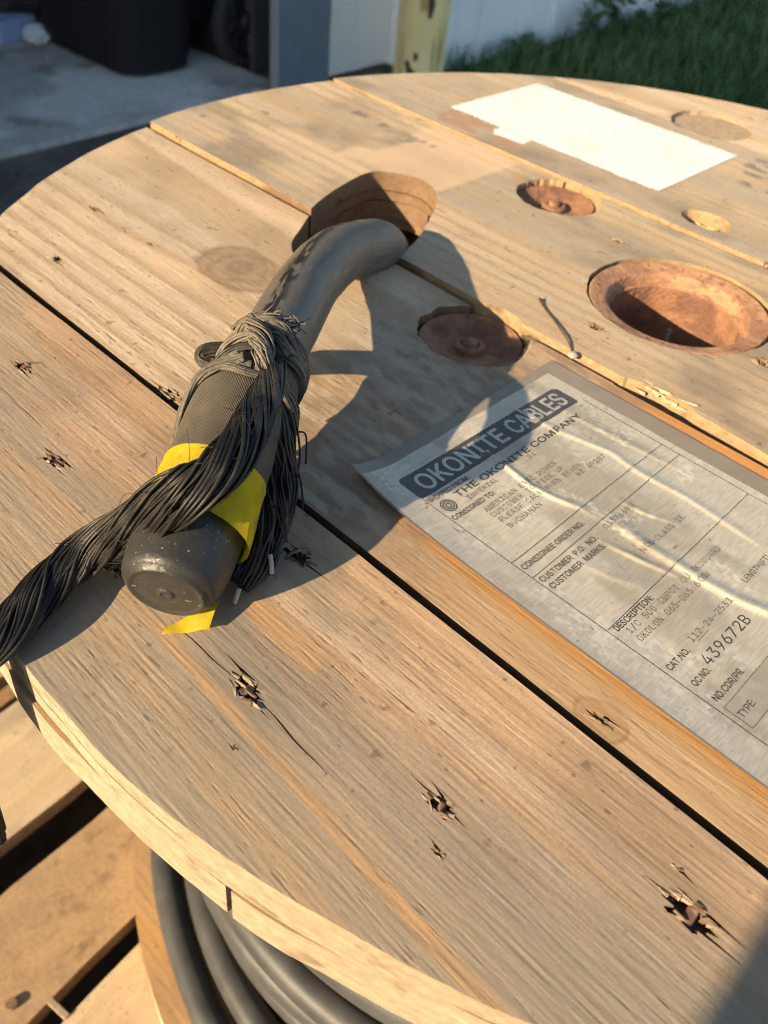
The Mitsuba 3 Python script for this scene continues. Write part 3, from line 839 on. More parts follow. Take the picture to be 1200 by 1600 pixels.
for (t_, n_, sz, sd, kind) in NAILS:
    r = np.random.default_rng(sd)
    zt = ztop[board_of(n_)]
    m = 18
    a = np.arange(m) * 2 * np.pi / m
    lt, ln = (0.0062, 0.0036) if kind != "crack" else (0.0062, 0.0016)
    m = 26
    a = np.arange(m) * 2 * np.pi / m
    rad = 1 + r.uniform(-0.5, 0.35, m) * np.where(np.abs(np.cos(a)) > 0.5, 1.2, 0.6)
    P_ = np.array([xy(t_ + sz * lt * c_ * k_, n_ + sz * ln * s__ * k_) for c_, s__, k_ in zip(np.cos(a), np.sin(a), rad)])
    c0 = xy(t_, n_)
    depth = 0.0042 * min(1.0, sz)
    poly = Polygon(P_).buffer(0)
    if poly.geom_type != "Polygon": poly = max(poly.geoms, key=lambda g: g.area)
    carve(prism(poly, zt - depth, zt + 0.02))
    # side cracks along the grain
    for j in range(3 if kind != "crack" else 1):
        L = sz * r.uniform(0.008, 0.022)
        dn = sz * r.uniform(-0.004, 0.004)
        dirs = r.choice([-1, 1])
        w = 0.0005 * sz + 0.0003
        pp = [xy(t_, n_ + dn - w), xy(t_ + dirs * L, n_ + dn * 1.3 + r.normal() * 0.001), xy(t_, n_ + dn + w)]
        pg = Polygon(pp).buffer(0)
        if pg.area > 1e-8: carve(prism(pg, zt - 0.0022, zt + 0.02))
    # raised splinters round the hole
    ns = {"torn": 13, "head": 10, "staple": 7, "crack": 4}[kind]
    for j in range(ns):
        an = r.uniform(0, 2 * np.pi)
        b0 = c0 + sz * (lt * math.cos(an) * t2 + ln * math.sin(an) * n2) * r.uniform(0.75, 1.15)
        along = t2 * r.choice([-1, 1]) * r.uniform(0.8, 1.0) + n2 * r.normal() * (0.5 if r.random() < 0.25 else 0.14)
        L = sz * r.uniform(0.0025, 0.0085) * (1.1 if kind == "torn" else 0.85)
        rise = sz * r.uniform(-0.0004, 0.0006) * (2.2 if kind == "torn" and r.random() < 0.3 else 1.0)
        wd_ = sz * r.uniform(0.0003, 0.0010)
        sd_ = np.array([-along[1], along[0]]); sd_ /= np.linalg.norm(sd_)
        z0_ = zt - 0.0012
        pts = np.array([[*(b0 - sd_ * wd_), z0_], [*(b0 + sd_ * wd_), z0_], [*(b0 - sd_ * wd_ * .7), z0_ + .0014 + rise * .3], [*(b0 + sd_ * wd_ * .7), z0_ + .0014 + rise * .3],
                        [*(b0 + along * L * .6 - sd_ * wd_ * .6), zt + rise * .8], [*(b0 + along * L * .6 + sd_ * wd_ * .6), zt + rise * .8 + .0004], [*(b0 + along * L), zt + rise]])
        splints.append((m3.Manifold.hull_points(pts), r.choice(["splinter_dark", "splinter_dark", "splinter_dark", "splinter_gray", "splinter_gray", "splinter_gray"]), sd))
for (t0_, t1_, n0_, dn_, w_) in [(0.050, 0.086, -0.3505, -0.002, 0.0005), (0.006, 0.040, -0.3525, 0.0015, 0.0004), (0.115, 0.150, -0.3865, 0.001, 0.0004), (-0.145, -0.118, -0.331, 0.0, 0.0003)]:
    ts_ = np.linspace(t0_, t1_, 12)
    nn_ = n0_ + dn_ * (ts_ - t0_) / (t1_ - t0_) + 0.00025 * np.sin(ts_ * 260 + n0_ * 900)
    ww_ = 0.55 * w_ * np.sin(np.linspace(0.05, np.pi - 0.05, 12)) + 0.00005
    pg = Polygon([xy(a_, b_ + c_) for a_, b_, c_ in zip(ts_, nn_, ww_)] + [xy(a_, b_ - c_) for a_, b_, c_ in zip(ts_[::-1], nn_[::-1], ww_)])
    carve(prism(pg, -0.0025, 0.02))
for i in range(5):
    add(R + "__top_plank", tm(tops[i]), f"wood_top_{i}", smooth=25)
kn_, kr_ = [], np.random.default_rng(31)
for j in range(22):
    b0 = xy(-0.0473 + kr_.normal() * 0.0065, 0.1146 + kr_.normal() * 0.0042)
    dv_ = t2 * kr_.choice([-1, 1]) + n2 * kr_.normal() * 0.3
    w = kr_.uniform(.0006, .0016); z_ = ZT[3] - 0.0078
    e0 = b0 + dv_ * kr_.uniform(.003, .007)
    kn_.append(m3.Manifold.hull_points(np.array([[*(b0 - n2 * w), z_], [*(b0 + n2 * w), z_], [*(b0 - n2 * w * .6), z_ + .003], [*(b0 + n2 * w * .6), z_ + .003], [*e0, z_ + kr_.uniform(.001, .0045)]])))
k = add(R + "__torn_knot", cat(kn_), "splinter_fresh")
labels[k] = {"kind": "stuff", "label": "pale yellow torn wood in the knot hole"}
for (t_, n_, sz, sd, kind) in NAILS:
    r = np.random.default_rng(sd + 500)
    zt = ztop[board_of(n_)]
    c0 = xy(t_, n_)
    if kind in ("head", "torn"):
        h = bx(0, 0, 0, 0.0060 * sz, 0.0032 * sz, 0.003, 0, 0.0009)
        h = h.rotate([r.uniform(-14, 14), r.uniform(-14, 14), math.degrees(TH) + 90 + r.uniform(-25, 25)]).translate([c0[0], c0[1], zt - 0.0018])
        add(R + "__nail", tm(h), "nail_rust", smooth=35)
    if kind == "staple":
        p = smooth_path([[c0[0] - .004, c0[1] - .002, zt - .003], [c0[0] - .003, c0[1] - .001, zt + .002], [c0[0] + .0035, c0[1] + .002, zt + .003], [c0[0] + .0045, c0[1] + .0025, zt - .003]], 6)
        add(R + "__staple", tube(p, 0.0008, 8), "nail_rust", smooth=True)
for (t_, n_, sz, sd, kind) in NAILS:
    for mat in ("splinter_dark", "splinter_gray", "splinter_pale"):
        ms = [m for m, mt, s_ in splints if s_ == sd and mt == mat]
        if ms:
            k = add(R + "__splinters", cat(ms), mat)
            labels[k] = {"kind": "stuff"}
# chewed splinters along the bite
ms, r = [], np.random.default_rng(99)
for j in range(26):
    t_ = r.uniform(0.024, 0.064); n_ = -0.0865 + r.normal() * 0.0015
    b0 = xy(t_, n_); L = r.uniform(0.004, 0.012) * r.choice([-1, 1]); w = r.uniform(.0003, .0008)
    z_ = 0.0005 - r.uniform(0.0, 0.006)
    e0 = b0 + t2 * L + n2 * r.normal() * .0012
    ms.append(m3.Manifold.hull_points(np.array([[*(b0 - n2 * w), z_], [*(b0 + n2 * w), z_], [*(b0 - n2 * w * .6), z_ + .002], [*(b0 + n2 * w * .6), z_ + .002], [*e0, z_ + r.uniform(.001, .003)]])))
k = add(R + "__splinters", cat(ms), "splinter_pale")
labels[k] = {"kind": "stuff", "label": "pale splinters along the torn plank edge"}
# lower layer of the upper flange, planks laid crosswise
uedges = [-0.474, -0.334, -0.194, -0.054, 0.0860, 0.226, 0.366, 0.5]
for i in range(7):
    d_ = disc(0.3998 - 0.0003 * (i % 3), 11 + i, 0.0016)
    a, b = uedges[i] + 0.0012, uedges[i + 1] - 0.0012
    poly = Polygon([xy(a, -0.6), xy(b, -0.6), xy(b, 0.6), xy(a, 0.6)]).intersection(d_)
    if poly.area < 1e-5: continue
    m = prism(poly, -0.0385, -0.0200) - prism(HOLE.buffer(0.001), -0.1, 0.1) - m3.Manifold.cylinder(0.1, 0.0395, 0.0395, 48).translate([0, 0, -0.08])
    add(R + "__under_plank", tm(m), "wood_under")
# bolt cups
for i, (x, y, r_) in enumerate(BOLTS):
    z0 = ztop[board_of(np.array([x, y]) @ n2)]
    cup = lathe([(r_ * 0.995, z0 - 0.0052), (r_ * 0.97, z0 - 0.0040), (r_ * 0.90, z0 - 0.0046), (r_ * 0.70, z0 - 0.0072), (r_ * 0.50, z0 - 0.0092), (0.0115, z0 - 0.0098), (0.0, z0 - 0.0098)], 56, (x, y))
    ck = add(R + "__bolt_cup", cup, "rust", smooth=40)
    nut = lathe([(0.0085, z0 - 0.0099), (0.0085, z0 - 0.0070), (0.0075, z0 - 0.0060), (0.0052, z0 - 0.0060), (0.0046, z0 - 0.0072), (0.0040, z0 - 0.0046), (0.0030, z0 - 0.0040), (0.0001, z0 - 0.0040)], 6 if i == 9 else 28, (x, y))
    add(ck + "__bolt_end", nut, "rust", smooth=35)
# rusty hub: dished flange, ledge and pipe
hub = lathe([(0.0522, -0.004), (0.0521, 0.0014), (0.0514, 0.0024), (0.0502, 0.0024), (0.0470, 0.0013), (0.0430, 0.0006), (0.0412, 0.0000), (0.0404, -0.0012), (0.0400, -0.0040), (0.0398, -0.0066), (0.0378, -0.0072), (0.0374, -0.0095), (0.0372, -0.06), (0.0372, -0.60)], 96)
hub.vertices[:, 2] -= 0.0016
add(R + "__hub_pin", tube([[0.0085, 0.0265, -0.060], [0.0085, 0.0265, -0.030]], 0.0013, 10), "white_plastic", smooth=True)
fl_, pi_ = hub.copy(), hub.copy()
top_ = hub.vertices[hub.faces][:, :, 2].min(1) > -0.0090
fl_.update_faces(top_); pi_.update_faces(~top_)
add(R + "__hub", fl_, "rust_light", smooth=50)
add(R + "__hub__pipe", pi_, "rust", smooth=50)
add(R + "__hub__seam", tube([[-0.037, 0.006, -0.012], [-0.0366, 0.007, -0.08]], 0.0014, 8), "rust", smooth=True)
# drum between the flanges, of upright staves
for i in range(30):
    a0, a1 = i * 2 * np.pi / 30 + 0.006, (i + 1) * 2 * np.pi / 30 - 0.006
    aa = np.linspace(a0, a1, 5)
    poly = Polygon(np.vstack([np.c_[0.255 * np.cos(aa), 0.255 * np.sin(aa)], np.c_[0.242 * np.cos(aa[::-1]), 0.242 * np.sin(aa[::-1])]]))
    add(R + "__drum_stave", tm(prism(poly, -0.598, -0.040)), "wood_lower")
# lower flange
ld = disc(0.3645, 17, 0.0016)
for i, (a, b) in enumerate([(-0.5, -0.235), (-0.23, -0.085), (-0.08, 0.085), (0.09, 0.235), (0.24, 0.5)]):
    poly = Polygon([xy(-0.6, a), xy(0.6, a), xy(0.6, b), xy(-0.6, b)]).intersection(ld)
    add(R + "__lower_plank", tm(prism(poly, -0.638, -0.600)), "wood_lower")

# ================================================================== CABLE
C = thing("power_cable", "thick dark grey cable with a taped black end cap resting on the reel top", "cable")
path = smooth_path([(-0.196, 0.070, -0.20), (-0.187, 0.073, -0.13), (-0.1785, 0.0690, -0.080), (-0.1735, 0.0610, -0.048), (-0.1715, 0.0510, -0.0245), (-0.1728, 0.0365, -0.0065), (-0.1778, 0.0180, 0.0055), (-0.1850, -0.0040, 0.0138), (-0.1946, -0.0320, 0.0222), (-0.2029, -0.0809, 0.0315), (-0.2076, -0.1374, 0.0375), (-0.2107, -0.1737, 0.0378), (-0.2144, -0.2003, 0.0338)], 12)[::-1]


def tube_uv(p, r, sides):
    """tube with a seam; uv = (turn 0..1, metres along)"""
    r = np.broadcast_to(np.asarray(r, float), (len(p),))
    _, A, Bv = frames(p)
    ang = np.arange(sides + 1) * 2 * np.pi / sides
    v = (p[:, None] + r[:, None, None] * (np.cos(ang)[None, :, None] * A[:, None] + np.sin(ang)[None, :, None] * Bv[:, None])).reshape(-1, 3)
    s = np.r_[0, np.cumsum(np.linalg.norm(np.diff(p, axis=0), axis=1))]
    uv = np.stack([np.broadcast_to(ang / (2 * np.pi), (len(p), sides + 1)), np.broadcast_to(s[:, None], (len(p), sides + 1))], -1).reshape(-1, 2)
    i, j = np.meshgrid(np.arange(len(p) - 1), np.arange(sides), indexing="ij")
    a = i * (sides + 1) + j
    f = np.stack([a, a + 1, a + sides + 2, a + sides + 1], -1).reshape(-1, 4)
    return trimesh.Trimesh(v, np.vstack([f[:, [0, 1, 2]], f[:, [0, 2, 3]]]), process=False), uv


rc = 0.0151 + 0.0006 * (meshkit.noise(np.c_[np.arange(len(path)) * 0.35, np.zeros(len(path)), np.zeros(len(path))], 2) - 0.5)
m, uv = tube_uv(path, rc, 48)
add(C + "__jacket", m, "cable_jacket", smooth=True, uv=uv)
# cap: swept along the cable's last stretch
cp = smooth_path([(-0.2125, -0.1880, 0.0355), (-0.2144, -0.2003, 0.0338), (-0.2176, -0.2270, 0.0278), (-0.2205, -0.2520, 0.0228), (-0.2225, -0.2700, 0.0194)], 14)
dend = (cp[-1] - cp[-4]); dend /= np.linalg.norm(dend)
L0 = len(cp)
seg = np.linspace(0, 1, L0)
rad = 0.0182 + 0.0003 * np.sin(seg * 9) - 0.0012 * np.clip((seg - 0.8) / 0.2, 0, 1) ** 2
rad = np.where(seg < 0.12, 0.0172 + (0.0182 - 0.0172) * seg / 0.12, rad)
end_p, end_r = [], []
for a in np.linspace(0.15, 0.85, 6):      # rounded shoulder, then a raised lip round a nearly flat end
    th = a * np.pi / 2
    end_p.append(cp[-1] + dend * 0.0050 * math.sin(th)); end_r.append(0.0136 + 0.0034 * math.cos(th))
for rr_, dz in ((0.0139, 0.0056), (0.0134, 0.0063), (0.0127, 0.0064), (0.0119, 0.0059), (0.0109, 0.0056), (0.0090, 0.0060), (0.0065, 0.0063), (0.004, 0.0063), (0.0031, 0.0061), (0.0028, 0.0068), (0.0016, 0.0071), (0.0013, 0.0066), (0.0001, 0.0066)):
    end_p.append(cp[-1] + dend * dz); end_r.append(rr_)
capP, capR = np.vstack([cp, end_p]), np.r_[rad, end_r]
tgc = np.gradient(cp, axis=0)


def sweep_fixed(P_, R_, tang, sides=64, ang0=0.0, ang1=2 * np.pi):
    A = np.cross(tang, [0, 0, 1.0]); A /= np.linalg.norm(A, axis=1, keepdims=True)
    Bv = np.cross(A, tang); Bv /= np.linalg.norm(Bv, axis=1, keepdims=True)
    ang = np.linspace(ang0, ang1, sides + 1)
    v = (P_[:, None] + R_[..., None] * (np.cos(ang)[None, :, None] * A[:, None] + np.sin(ang)[None, :, None] * Bv[:, None])) if R_.ndim == 2 else \
        (P_[:, None] + R_[:, None, None] * (np.cos(ang)[None, :, None] * A[:, None] + np.sin(ang)[None, :, None] * Bv[:, None]))
    i, j = np.meshgrid(np.arange(len(P_) - 1), np.arange(sides), indexing="ij")
    a = i * (sides + 1) + j
    f = np.stack([a, a + 1, a + sides + 2, a + sides + 1], -1).reshape(-1, 4)
    s = np.r_[0, np.cumsum(np.linalg.norm(np.diff(P_, axis=0), axis=1))]
    uv = np.stack([np.broadcast_to(ang / (2 * np.pi), (len(P_), sides + 1)), np.broadcast_to(s[:, None], (len(P_), sides + 1))], -1).reshape(-1, 2)
    return trimesh.Trimesh(v.reshape(-1, 3), np.vstack([f[:, [0, 1, 2]], f[:, [0, 2, 3]]]), process=False), uv


tc = np.vstack([tgc / np.linalg.norm(tgc, axis=1, keepdims=True), np.repeat(dend[None], len(end_p), 0)])
m, uv = sweep_fixed(capP, capR, tc)
add(C + "__end_cap", m, "shrink_cap", smooth=True)
# cloth tape round the shoulder of the cap
i1 = int(L0 * 0.54)
pre = smooth_path([(-0.2085, -0.158, 0.0370), (-0.2105, -0.1749, 0.0372), (-0.2125, -0.1880, 0.0355)], 6)[:-1]
tp = np.vstack([pre, cp[:i1]])
tr = np.r_[np.linspace(0.0160, 0.0182, len(pre)), rad[:i1] + 0.0008]
tt_ = np.gradient(tp, axis=0); tt_ /= np.linalg.norm(tt_, axis=1, keepdims=True)
m, uv = sweep_fixed(tp, tr, tt_)
add(C + "__cloth_tape", m, "cloth_tape", smooth=True, uv=uv)
# yellow tape: slanted turn round the cap, one loose flap on the right, a crumpled tail under the tip
i0, i2 = int(L0 * 0.50), int(L0 * 0.75)
yp, yr = cp[i0:i2], rad[i0:i2] + 0.0012
ty = tc[i0:i2]
angs = np.linspace(0, 2 * np.pi, 65)
flare = np.clip(np.cos(angs - np.pi + 0.25), 0, 1) ** 3
Ry = yr[:, None] + 0.0026 * flare[None, :] * np.linspace(0.25, 1.0, len(yp))[:, None]
Ry = Ry + 0.0010 * (meshkit.fbm(np.stack(np.broadcast_arrays(5 + 5 * np.cos(angs)[None, :] + 0 * yr[:, None], 5 + 5 * np.sin(angs)[None, :] + 0 * yr[:, None], np.arange(len(yp))[:, None] * 0.35 + 0 * angs[None, :]), -1), 3, 8) - 0.4)
m, uv = sweep_fixed(yp, Ry, ty)
slant = 0.0035 * np.clip(np.cos(np.tile(angs, len(yp)) - np.pi + 0.3), 0, 1) * np.repeat(np.linspace(0, 1, len(yp)), 65)
m.vertices = m.vertices + slant[:, None] * np.repeat(ty, 65, 0)
add(C + "__yellow_tape", m, "yellow_tape", smooth=True)
gu, gv = np.meshgrid(np.linspace(0, 1, 22), np.linspace(0, 1, 8), indexing="ij")
A0, A1 = np.array([-0.2245, -0.2795, 0.0022]), np.array([-0.2085, -0.2722, 0.0035])
tailv = A0 + (A1 - A0) * gu[..., None] + np.array([0.002, 0.0125, 0.002]) * (gv[..., None] - 0.35) * (0.25 + 0.75 * gu[..., None])
tailv[..., 2] += 0.0030 * np.sin(gv * 3.0) * gu ** 2 + 0.0004 * np.sin(gu * 9 + gv * 3)
tailv[..., 2] = np.maximum(tailv[..., 2], 0.0006)


def grid_mesh(V):
    a_, b_ = V.shape[:2]
    i, j = np.meshgrid(np.arange(a_ - 1), np.arange(b_ - 1), indexing="ij")
    k_ = i * b_ + j
    f = np.stack([k_, k_ + b_, k_ + b_ + 1, k_ + 1], -1).reshape(-1, 4)
    return trimesh.Trimesh(V.reshape(-1, 3), np.vstack([f[:, [0, 1, 2]], f[:, [0, 2, 3]]]), process=False)


k = add(C + "__tape_tail", grid_mesh(tailv), "yellow_tape", smooth=True)
labels[k] = {"label": "crumpled yellow tape end under the cap"}


def coil(r0, z0, a0, a1, dr_=0.0, dz=0.0, wob=0.006, seed=0):
    a = np.radians(np.linspace(a0, a1, 180))
    w = wob * (meshkit.noise(np.c_[a * 1.6 + 10, a * 0, a * 0 + seed], seed) - 0.5) * 2
    rr_ = r0 + w + dr_ * np.cos(a - math.radians(290))
    zz = z0 + dz * np.cos(a - math.radians(290)) + w * 0.5
    return np.c_[rr_ * np.cos(a), rr_ * np.sin(a), zz]


for i, (r0, z0, drr, dz) in enumerate([(0.334, -0.583, 0.012, 0.0), (0.304, -0.565, 0.004, 0.0), (0.288, -0.505, 0.0, 0.006), (0.293, -0.445, 0.004, 0.008), (0.300, -0.39, 0.0, 0.0), (0.296, -0.34, 0.0, 0.01), (0.272, -0.58, 0, 0), (0.272, -0.545, 0, 0), (0.272, -0.47, 0, 0), (0.272, -0.41, 0, 0), (0.272, -0.36, 0, 0), (0.290, -0.29, 0, 0.01), (0.28, -0.24, 0, 0), (0.28, -0.19, 0, 0)]):
    span = (55, 415)
    add(C + "__wound_turn", tube(coil(r0, z0, *span, drr, dz, 0.007, i), 0.0132, 22), "cable_coiled", smooth=True)

# ================================================================== ROPE
RP = thing("pulling_rope", "frayed black rope knotted round the cable end and trailing off the reel's left edge", "rope")


def bundle(pts, width, flat, n, twist, seed, r_yarn=0.0009, sides=5, k=7, stray=0.0, phase=0.0):
    """many yarns twisted round a path; width/flat = half axes per point"""
    r = np.random.default_rng(seed)
    p = smooth_path(np.c_[np.asarray(pts, float), np.broadcast_to(width, len(pts)), np.broadcast_to(flat, len(pts))], k)
    c, wd_, fl = p[:, :3], p[:, 3], p[:, 4]
    _, A, Bv = frames(c)
    s = np.linspace(0, 1, len(c))
    out = []
    for i in range(n):
        rho = math.sqrt(r.uniform(0.02, 1.0))
        ph = r.uniform(0, 2 * np.pi)
        off = meshkit.noise(np.c_[s * 7 + 30, s * 0 + i * 3.7, s * 0 + seed], seed) - 0.5
        off2 = meshkit.noise(np.c_[s * 7 + 30, s * 0 + i * 5.1, s * 0 + seed + 9], seed + 3) - 0.5
        a = ph + phase + twist * 2 * np.pi * s + 0.9 * off
        rad_ = rho * (1 + 0.35 * off2) * (1 + (stray * r.random() if r.random() < 0.25 else 0) * np.sin(np.pi * s))
        q = c + A * (wd_ * rad_ * np.cos(a))[:, None] + Bv * (fl * rad_ * np.sin(a))[:, None]
        q[:, 2] = np.where(np.hypot(q[:, 0], q[:, 1]) < 0.40, np.maximum(q[:, 2], 0.0011), q[:, 2])
        out.append(tube(q, r_yarn * r.uniform(0.6, 1.25), sides, caps=True))
    return cat(out)


def yarns(name, mesh, mat, lb=None):
    k_ = add(RP + "__" + name, mesh, mat, smooth=True)
    labels[k_] = {"kind": "stuff"}
    if lb: labels[k_]["label"] = lb


main = [(-0.2035, -0.1770, 0.0490), (-0.2015, -0.2017, 0.0545), (-0.2022, -0.2187, 0.0560), (-0.2041, -0.2374, 0.0565), (-0.2088, -0.2535, 0.0560), (-0.2167, -0.2617, 0.0520), (-0.2286, -0.2595, 0.0400), (-0.2432, -0.2560, 0.0240), (-0.2556, -0.2562, 0.0130), (-0.2638, -0.2640, 0.0085), (-0.2690, -0.2780, 0.0072), (-0.2735, -0.2920, 0.0066), (-0.2815, -0.3020, 0.0010), (-0.2880, -0.3090, -0.025), (-0.2905, -0.312, -0.09)]
wm = [0.0040, 0.0052, 0.0064, 0.0074, 0.0082, 0.0084, 0.0082, 0.0078, 0.0074, 0.0074, 0.0076, 0.0080, 0.0082, 0.0084, 0.0084]
yarns("trailing_yarns", bundle(main, wm, np.array(wm) * np.array([.65, .62, .62, .62, .62, .62, .62, .6, .55, .5, .48, .48, .5, .5, .6]), 175, 1.7, 1, 0.00062, 5, 8, 0.25), "yarn")
tail = [(-0.2060, -0.1817, 0.0490), (-0.2031, -0.1917, 0.0460), (-0.1992, -0.2000, 0.0390), (-0.1963, -0.2096, 0.0300), (-0.1948, -0.2183, 0.0200), (-0.1951, -0.2319, 0.0120), (-0.1984, -0.2474, 0.0080), (-0.2033, -0.2561, 0.0050)]
wt_ = [0.0040, 0.0046, 0.0052, 0.0060, 0.0064, 0.0066, 0.0062, 0.0050]
yarns("hanging_yarns", bundle(tail, wt_, np.array(wt_) * 0.7, 90, 0.6, 2, 0.00062, 5, 7, 0.35), "yarn", "black yarns hanging down the right side of the cap")


def on_cap(seq, lift):
    """(arc position 0..1 along taped shoulder and cap, angle in degrees: 90 = on top, 180 = the far side from +x) -> points on its surface"""
    full = np.vstack([pre, cp]); fr = np.r_[np.linspace(0.0160, 0.0182, len(pre)), rad]
    ft = np.gradient(full, axis=0); ft /= np.linalg.norm(ft, axis=1, keepdims=True)
    A = np.cross(ft, [0, 0, 1.0]); A /= np.linalg.norm(A, axis=1, keepdims=True)
    Bv = np.cross(A, ft)
    out = []
    for s_, a_ in seq:
        i = min(int(round(s_ * (len(full) - 1))), len(full) - 1)
        a_ = math.radians(a_)
        out.append(full[i] + (fr[i] + lift) * (math.cos(a_) * A[i] + math.sin(a_) * Bv[i]))
    return np.array(out)


# side angle: A = tangent x up; tangent runs towards the camera (-y), so A points to -x (left)
wraps = [([(0.16, 88), (0.20, 66), (0.25, 42), (0.31, 20), (0.38, 2), (0.47, -14), (0.52, -26)], 0.0034, 34, 0.5),
         ([(0.18, 98), (0.24, 74), (0.28, 56), (0.31, 38), (0.34, 20), (0.40, 4), (0.45, -10)], 0.0026, 22, 0.4),
         ([(0.15, 112), (0.20, 140), (0.27, 165), (0.36, 185), (0.44, 205)], 0.0030, 24, 0.5),
         ([(0.17, 92), (0.22, 72), (0.27, 52), (0.34, 34), (0.42, 14), (0.50, -8)], 0.0022, 18, 0.5),
         ([(0.15, 80), (0.17, 60), (0.21, 38), (0.25, 18), (0.31, 0), (0.38, -20)], 0.0028, 24, 0.6),
         ([(0.26, 62), (0.28, 78), (0.29, 96), (0.28, 118), (0.27, 140), (0.30, 165)], 0.0022, 16, 0.3)]
for i, (sq, w, n, tw) in enumerate(wraps):
    yarns("wrapped_yarns", bundle(on_cap(sq, 0.0024), w * 0.8, w * 0.4, n, tw, 10 + i, 0.0006, 5, 8, 0.5), "yarn_dusty")
# knot: turns of yarn round the cable where it meets the tape
kc, kt = np.array([-0.2103, -0.1715, 0.0374]), np.array([-0.10, -0.99, 0.02])
kt /= np.linalg.norm(kt)
ka = np.cross(kt, [0, 0, 1.0]); ka /= np.linalg.norm(ka); kb = np.cross(ka, kt)
for i, (off, tilt, w, n) in enumerate([(0.001, 0.08, 0.0026, 30), (-0.006, -0.10, 0.0022, 26), (0.008, 0.16, 0.0022, 24)]):
    a = np.linspace(-0.4, np.pi + 0.5, 11)
    rr_ = 0.0172
    pts = [kc + kt * (off + tilt * rr_ * math.cos(x)) + rr_ * (math.cos(x) * ka + math.sin(x) * kb) for x in a]
    yarns("knot_yarns", bundle(pts, w, w * 0.7, n, 0.8, 30 + i, 0.0006, 5, 6, 0.4), "yarn_dusty" if i < 2 else "yarn", "dusty turns of yarn knotted round the cable" if i == 0 else None)
top = kc + 0.0182 * kb
cross = [top + 0.006 * ka - kt * 0.012, top + 0.004 * ka - kt * 0.003 + kb * 0.002, top + kt * 0.006 + kb * 0.0035 - ka * 0.001, top - 0.005 * ka + kt * 0.014 + kb * 0.001, top - 0.007 * ka + kt * 0.022 - kb * 0.003]
yarns("knot_yarns", bundle(cross, [0.0028, 0.0040, 0.0044, 0.0040, 0.0032], [0.002, 0.003, 0.0034, 0.003, 0.0024], 56, 0.9, 40, 0.0006, 5, 8, 0.3), "yarn_dusty")
cross2 = [top + 0.012 * ka - kt * 0.006 - kb * 0.004, top + 0.006 * ka - kt * 0.006 + kb * 0.001, top - 0.002 * ka - kt * 0.004 + kb * 0.003, top - 0.008 * ka - kt * 0.001 + kb * 0.0005, top - 0.0125 * ka + kt * 0.004 - kb * 0.005]
yarns("knot_yarns", bundle(cross2, 0.0034, 0.0026, 46, 0.8, 41, 0.0006, 5, 8, 0.3), "yarn_dusty")
# loop sticking out on the left of the knot
tuft = [(-0.2186, -0.1679, 0.0460), (-0.2300, -0.1485, 0.0320), (-0.2401, -0.1375, 0.0230), (-0.2420, -0.1378, 0.0190), (-0.2356, -0.1407, 0.0185), (-0.2238, -0.1521, 0.0290), (-0.2175, -0.1690, 0.0380)]
yarns("side_loop", bundle(tuft, 0.0036, 0.0028, 48, 0.5, 50, 0.0007, 5, 7, 0.4), "yarn", "small loop of dark yarns sticking out left of the knot")
# frayed ends on the right of the knot, and loose hairs everywhere
r = np.random.default_rng(77)
fr = []
for j in range(34):
    b0 = top + ka * r.uniform(-0.010, 0.004) - kt * r.uniform(0.004, 0.012) + kb * r.uniform(-0.003, 0.006)
    d = -ka * r.uniform(0.2, 1.0) + kb * r.uniform(-0.3, 0.9) - kt * r.uniform(-0.6, 0.8)
    L = r.uniform(0.004, 0.010)
    p1 = b0 + d * L * 0.5 + r.normal(size=3) * 0.0012
    p2 = b0 + d * L + r.normal(size=3) * 0.002 - kb * r.uniform(0, 0.004)
    fr.append(tube(smooth_path([b0, p1, p2], 5), np.linspace(0.0005, 0.0002, 11), 4))
yarns("frayed_end", cat(fr), "yarn_dusty")
fr = []
mp = smooth_path(main[1:10], 8)
for j in range(70):
    b0 = mp[r.integers(len(mp))] + r.normal(size=3) * np.array([0.004, 0.004, 0.0045])
    d = r.normal(size=3); d[2] = abs(d[2]); d /= np.linalg.norm(d)
    L = r.uniform(0.003, 0.009)
    fr.append(tube(smooth_path([b0, b0 + d * L * .5 + r.normal(size=3) * .0008, b0 + d * L + r.normal(size=3) * .0015], 4), 0.00013, 3))
yarns("loose_fibres", cat(fr), "yarn")
r2 = np.random.default_rng(5)
fr = []
for j in range(8):
    b0 = np.array([-0.1945 + r2.normal() * .003, -0.216 + r2.normal() * .014, 0.026 + r2.normal() * .005])
    fr.append(tube(smooth_path([b0, b0 + [0.004, -0.003, 0.001], b0 + [0.008 + r2.normal() * .002, -0.012, -0.006]], 6), 0.0004, 4))
fr.append(tube(smooth_path([(-0.2215, -0.2640, 0.0455), (-0.2195, -0.2672, 0.0435), (-0.2165, -0.2680, 0.0415)], 6), 0.0007, 6))
yarns("loose_fibres", cat(fr), "yarn")
simple("white_plastic", (0.33, 0.31, 0.28), rough=0.4, var=0.15, freq=300)
k = add(RP + "__white_end", cat([tube(smooth_path([(-0.1935, -0.2465, 0.012), (-0.1925, -0.2490, 0.0095), (-0.1922, -0.2505, 0.0065)], 6), 0.0009, 8), tube(smooth_path([(-0.2022, -0.2590, 0.006), (-0.2030, -0.2612, 0.003), (-0.2034, -0.2625, 0.0015)], 6), 0.0009, 8)]), "white_plastic", smooth=True)
labels[k] = {"label": "white plastic strands at the end of the black yarns"}

# ================================================================== METAL TAG
LT = thing("metal_tag", "wrinkled silver foil shipping tag printed in black, its corner curling up off the planks", "tag")
O2 = np.array([-0.16817, -0.17693])          # where X = 0, Y = 0; X runs across the planks, Y down along them


